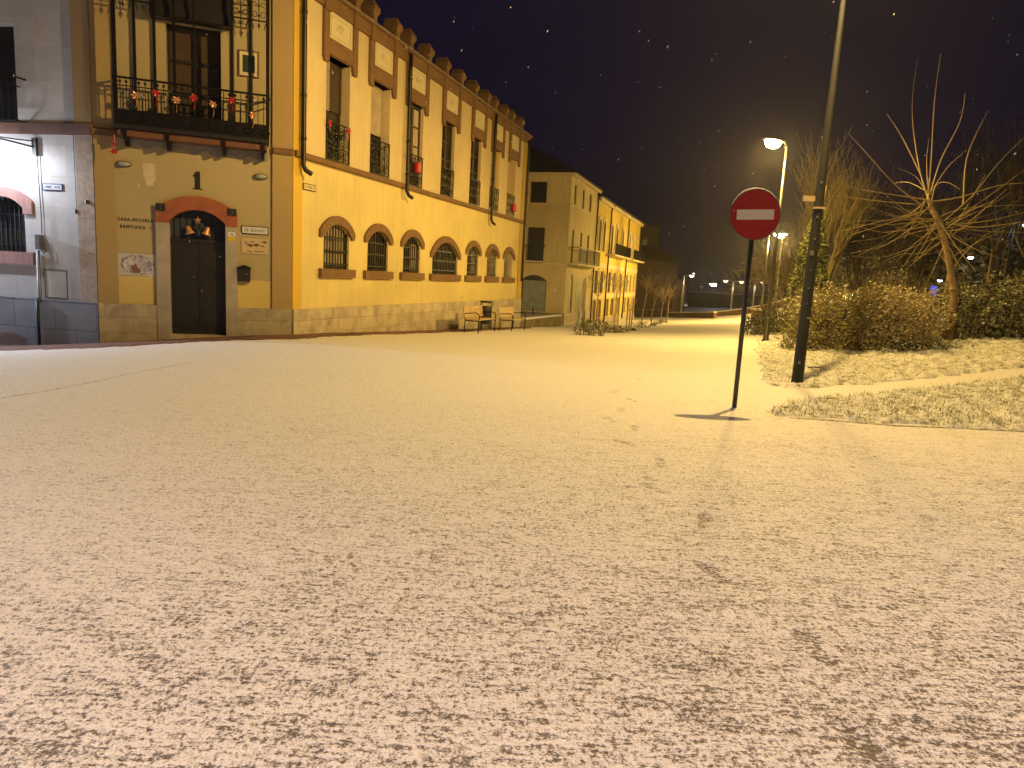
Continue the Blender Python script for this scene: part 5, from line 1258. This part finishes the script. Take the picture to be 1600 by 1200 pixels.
# dark evergreens far right, closing the background
for k,(px,Y,h,rx,lab) in enumerate(((1390,75,6,6,'dark evergreen mass low behind the brown hedge'),(1500,80,7,6,'dark evergreen mass behind the whippy tree trunk'),(1590,70,8,6,'dark evergreen mass at the right picture edge'),(1290,95,5,7,'dark evergreen mass far behind the ivy trunk'))):
    p=atY(px,460,Y); shrub('evergreen',(p.x,Y,g(p.x,Y)-.3),rx,2.5,h,2600,.35,M['darkleaf'],lab,'tree',90+k,twigs=10,twigmat=M['twigdark'],boxy=2.4,lump=.3,group='evergreens far behind')

# ------------------------------------------------------------------ lawn beside the road
def inpoly(X,Y,poly):
    c=np.zeros(X.shape,bool); n=len(poly)
    for i in range(n):
        x0,y0=poly[i]; x1,y1=poly[(i+1)%n]
        cond=((y0>Y)!=(y1>Y)); xi=(x1-x0)*(Y-y0)/((y1-y0) if y1!=y0 else 1e-9)+x0
        c^=cond&(X<xi)
    return c
PX2=[(1193,648),(1300,655),(1400,663),(1600,672),(1760,680),(1760,578),(1600,590),(1480,603),(1350,618),(1262,624),(1215,640)]
PX1=[(1182,520),(1188,560),(1198,600),(1236,608),(1290,604),(1400,596),(1500,585),(1600,573),(1760,560),(1760,500),(1600,503),(1400,503),(1215,512)]
polys=[[tuple(gp(*p).xy) for p in P_] for P_ in (PX2,PX1)]
lm,nt,bb=new_mat('snowy_grass'); bb.inputs['Roughness'].default_value=.8
ge=N(nt,'ShaderNodeNewGeometry').outputs['Position']
f1=noise(nt,ge,7.,6,.72); f2=noise(nt,ge,34.,4,.7)
mm=N(nt,'ShaderNodeMath',operation='MULTIPLY_ADD'); L(nt,f2,mm.inputs[0]); mm.inputs[1].default_value=.45; L(nt,f1,mm.inputs[2])
grs=ramp(nt,f2,[(.3,(.06,.052,.028)),(.7,(.22,.195,.10))])
L(nt,mixc(nt,ramp(nt,mm.outputs[0],[(.565,0.),(.735,1.)]),grs,(.74,.73,.72)),bb.inputs['Base Color']); bump(nt,bb,mm.outputs[0],.05)
rs=np.random.default_rng(5)
def smooth_noise(X,Y,sc,seed):
    r=np.random.default_rng(seed); z=np.zeros_like(X)
    for k in range(14):
        a=r.uniform(0,6.28); fq=sc*r.uniform(.5,1.8); z+=np.sin((X*math.cos(a)+Y*math.sin(a))*fq+r.uniform(0,6.28))/3.7
    return z
blades=MB()
for pi,(poly,nm) in enumerate(zip(polys,('lawn','lawn'))):
    P_=np.array(poly); st=.045; xs=np.arange(P_[:,0].min()-.1,P_[:,0].max()+.1,st); ys=np.arange(P_[:,1].min()-.1,P_[:,1].max()+.1,st)
    X,Y=np.meshgrid(xs,ys); jx=X+.07*smooth_noise(X,Y,9,1)+.05*smooth_noise(X,Y,30,2); jy=Y+.07*smooth_noise(X,Y,9,3)
    ins=inpoly(jx,jy,poly)
    Z=G(X,Y)+.028+.020*smooth_noise(X,Y,11,4)+.012*smooth_noise(X,Y,34,5)+rs.normal(0,.008,X.shape)
    Z=np.where(ins,Z,G(X,Y)-.01)
    ny,nx=X.shape; fi=ins[:-1,:-1]|ins[1:,1:]|ins[:-1,1:]|ins[1:,:-1]
    r_i,c_i=np.nonzero(fi); a=r_i*nx+c_i; q=np.stack([a,a+1,a+nx+1,a+nx],-1)
    used,inv=np.unique(q,return_inverse=True); co=np.stack([X.ravel(),Y.ravel(),Z.ravel()],-1)[used]; q=inv.reshape(-1,4)
    me=bpy.data.meshes.new('lawn'); me.from_pydata(co.tolist(),[],q.tolist()); me.polygons.foreach_set('use_smooth',[True]*len(q)); me.materials.append(lm)
    tag(link('lawn',me),kind='structure')
    cand=np.argwhere(ins); n=7000 if pi==0 else 13000
    w_=1/np.maximum(4,ys[cand[:,0]])**1.3; sel=cand[rs.choice(len(cand),n,p=w_/w_.sum())]
    for (i,j) in sel:
        x,y,z=xs[j]+rs.uniform(-.03,.03),ys[i]+rs.uniform(-.03,.03),Z[i,j]-.01
        a=rs.uniform(0,6.28); l=rs.uniform(.03,.085); w2=.0045; lx,ly=rs.normal(0,.03,2)
        blades.add([(x-w2*math.cos(a),y-w2*math.sin(a),z),(x+w2*math.cos(a),y+w2*math.sin(a),z),(x+lx,y+ly,z+l)],[(0,1,2)])
tag(blades.build('grass',foliage('grass_blade',(.15,.14,.06),(.28,.26,.13),snowy=.7,scale=4,fl=.5),recalc=False),'short grass poking through the snow beside the road','grass',kind='stuff')
# fallen twig on the lawn
a_,c_=gp(1262,578),gp(1288,580); b=MB(); b.tube([a_+Vector((0,0,.05)),(a_+c_)/2+Vector((0,.02,.07)),c_+Vector((0,0,.06))],[.012,.014,.006],5)
tag(b.build('fallen_twig',M['twigdark']),'dark fallen twig on the grass right of the column','twig')

# ------------------------------------------------------------------ falling snow
rr=random.Random(21); b=MB()
for k in range(170):
    Y=rr.uniform(3.,26); px,py=rr.uniform(-50,1650),rr.uniform(-40,470 if rr.random()<.9 else 900); p=atY(px,py,Y)
    if p.z<g(p.x,p.y)+.3: continue
    s_=rr.uniform(.0025,.006)*(1+Y/12)*.7; ax=Vector((rr.gauss(-.3,.3),rr.gauss(0,.3),-1)).normalized(); e=ax.cross(Vector((0,1,.2))).normalized(); f2_=ax.cross(e)
    l=s_*rr.uniform(1.3,3.2)
    b.add([p-ax*l,p+e*s_*rr.uniform(.6,1),p+f2_*s_,p-e*s_,p-f2_*s_*rr.uniform(.6,1),p+ax*l],[(0,1,2),(0,2,3),(0,3,4),(0,4,1),(5,2,1),(5,3,2),(5,4,3),(5,1,4)])
tag(b.build('falling_snow',M['snow'],recalc=False),'loose snowflakes drifting down through the night air','snowflakes',kind='stuff')

# ------------------------------------------------------------------ thin snowy air round the lamps
hz,nt,bb=new_mat('thin_snowy_air'); nt.nodes.remove(bb); pv=N(nt,'ShaderNodeVolumePrincipled'); pv.inputs['Density'].default_value=HAZE; pv.inputs['Color'].default_value=(.9,.9,.92,1); pv.inputs['Anisotropy'].default_value=.78
L(nt,pv.outputs[0],nt.nodes['Material Output'].inputs['Volume'])
b=MB(); b.box(-200,200,-55,270,-5,17); tag(b.build('haze',hz),kind='stuff')
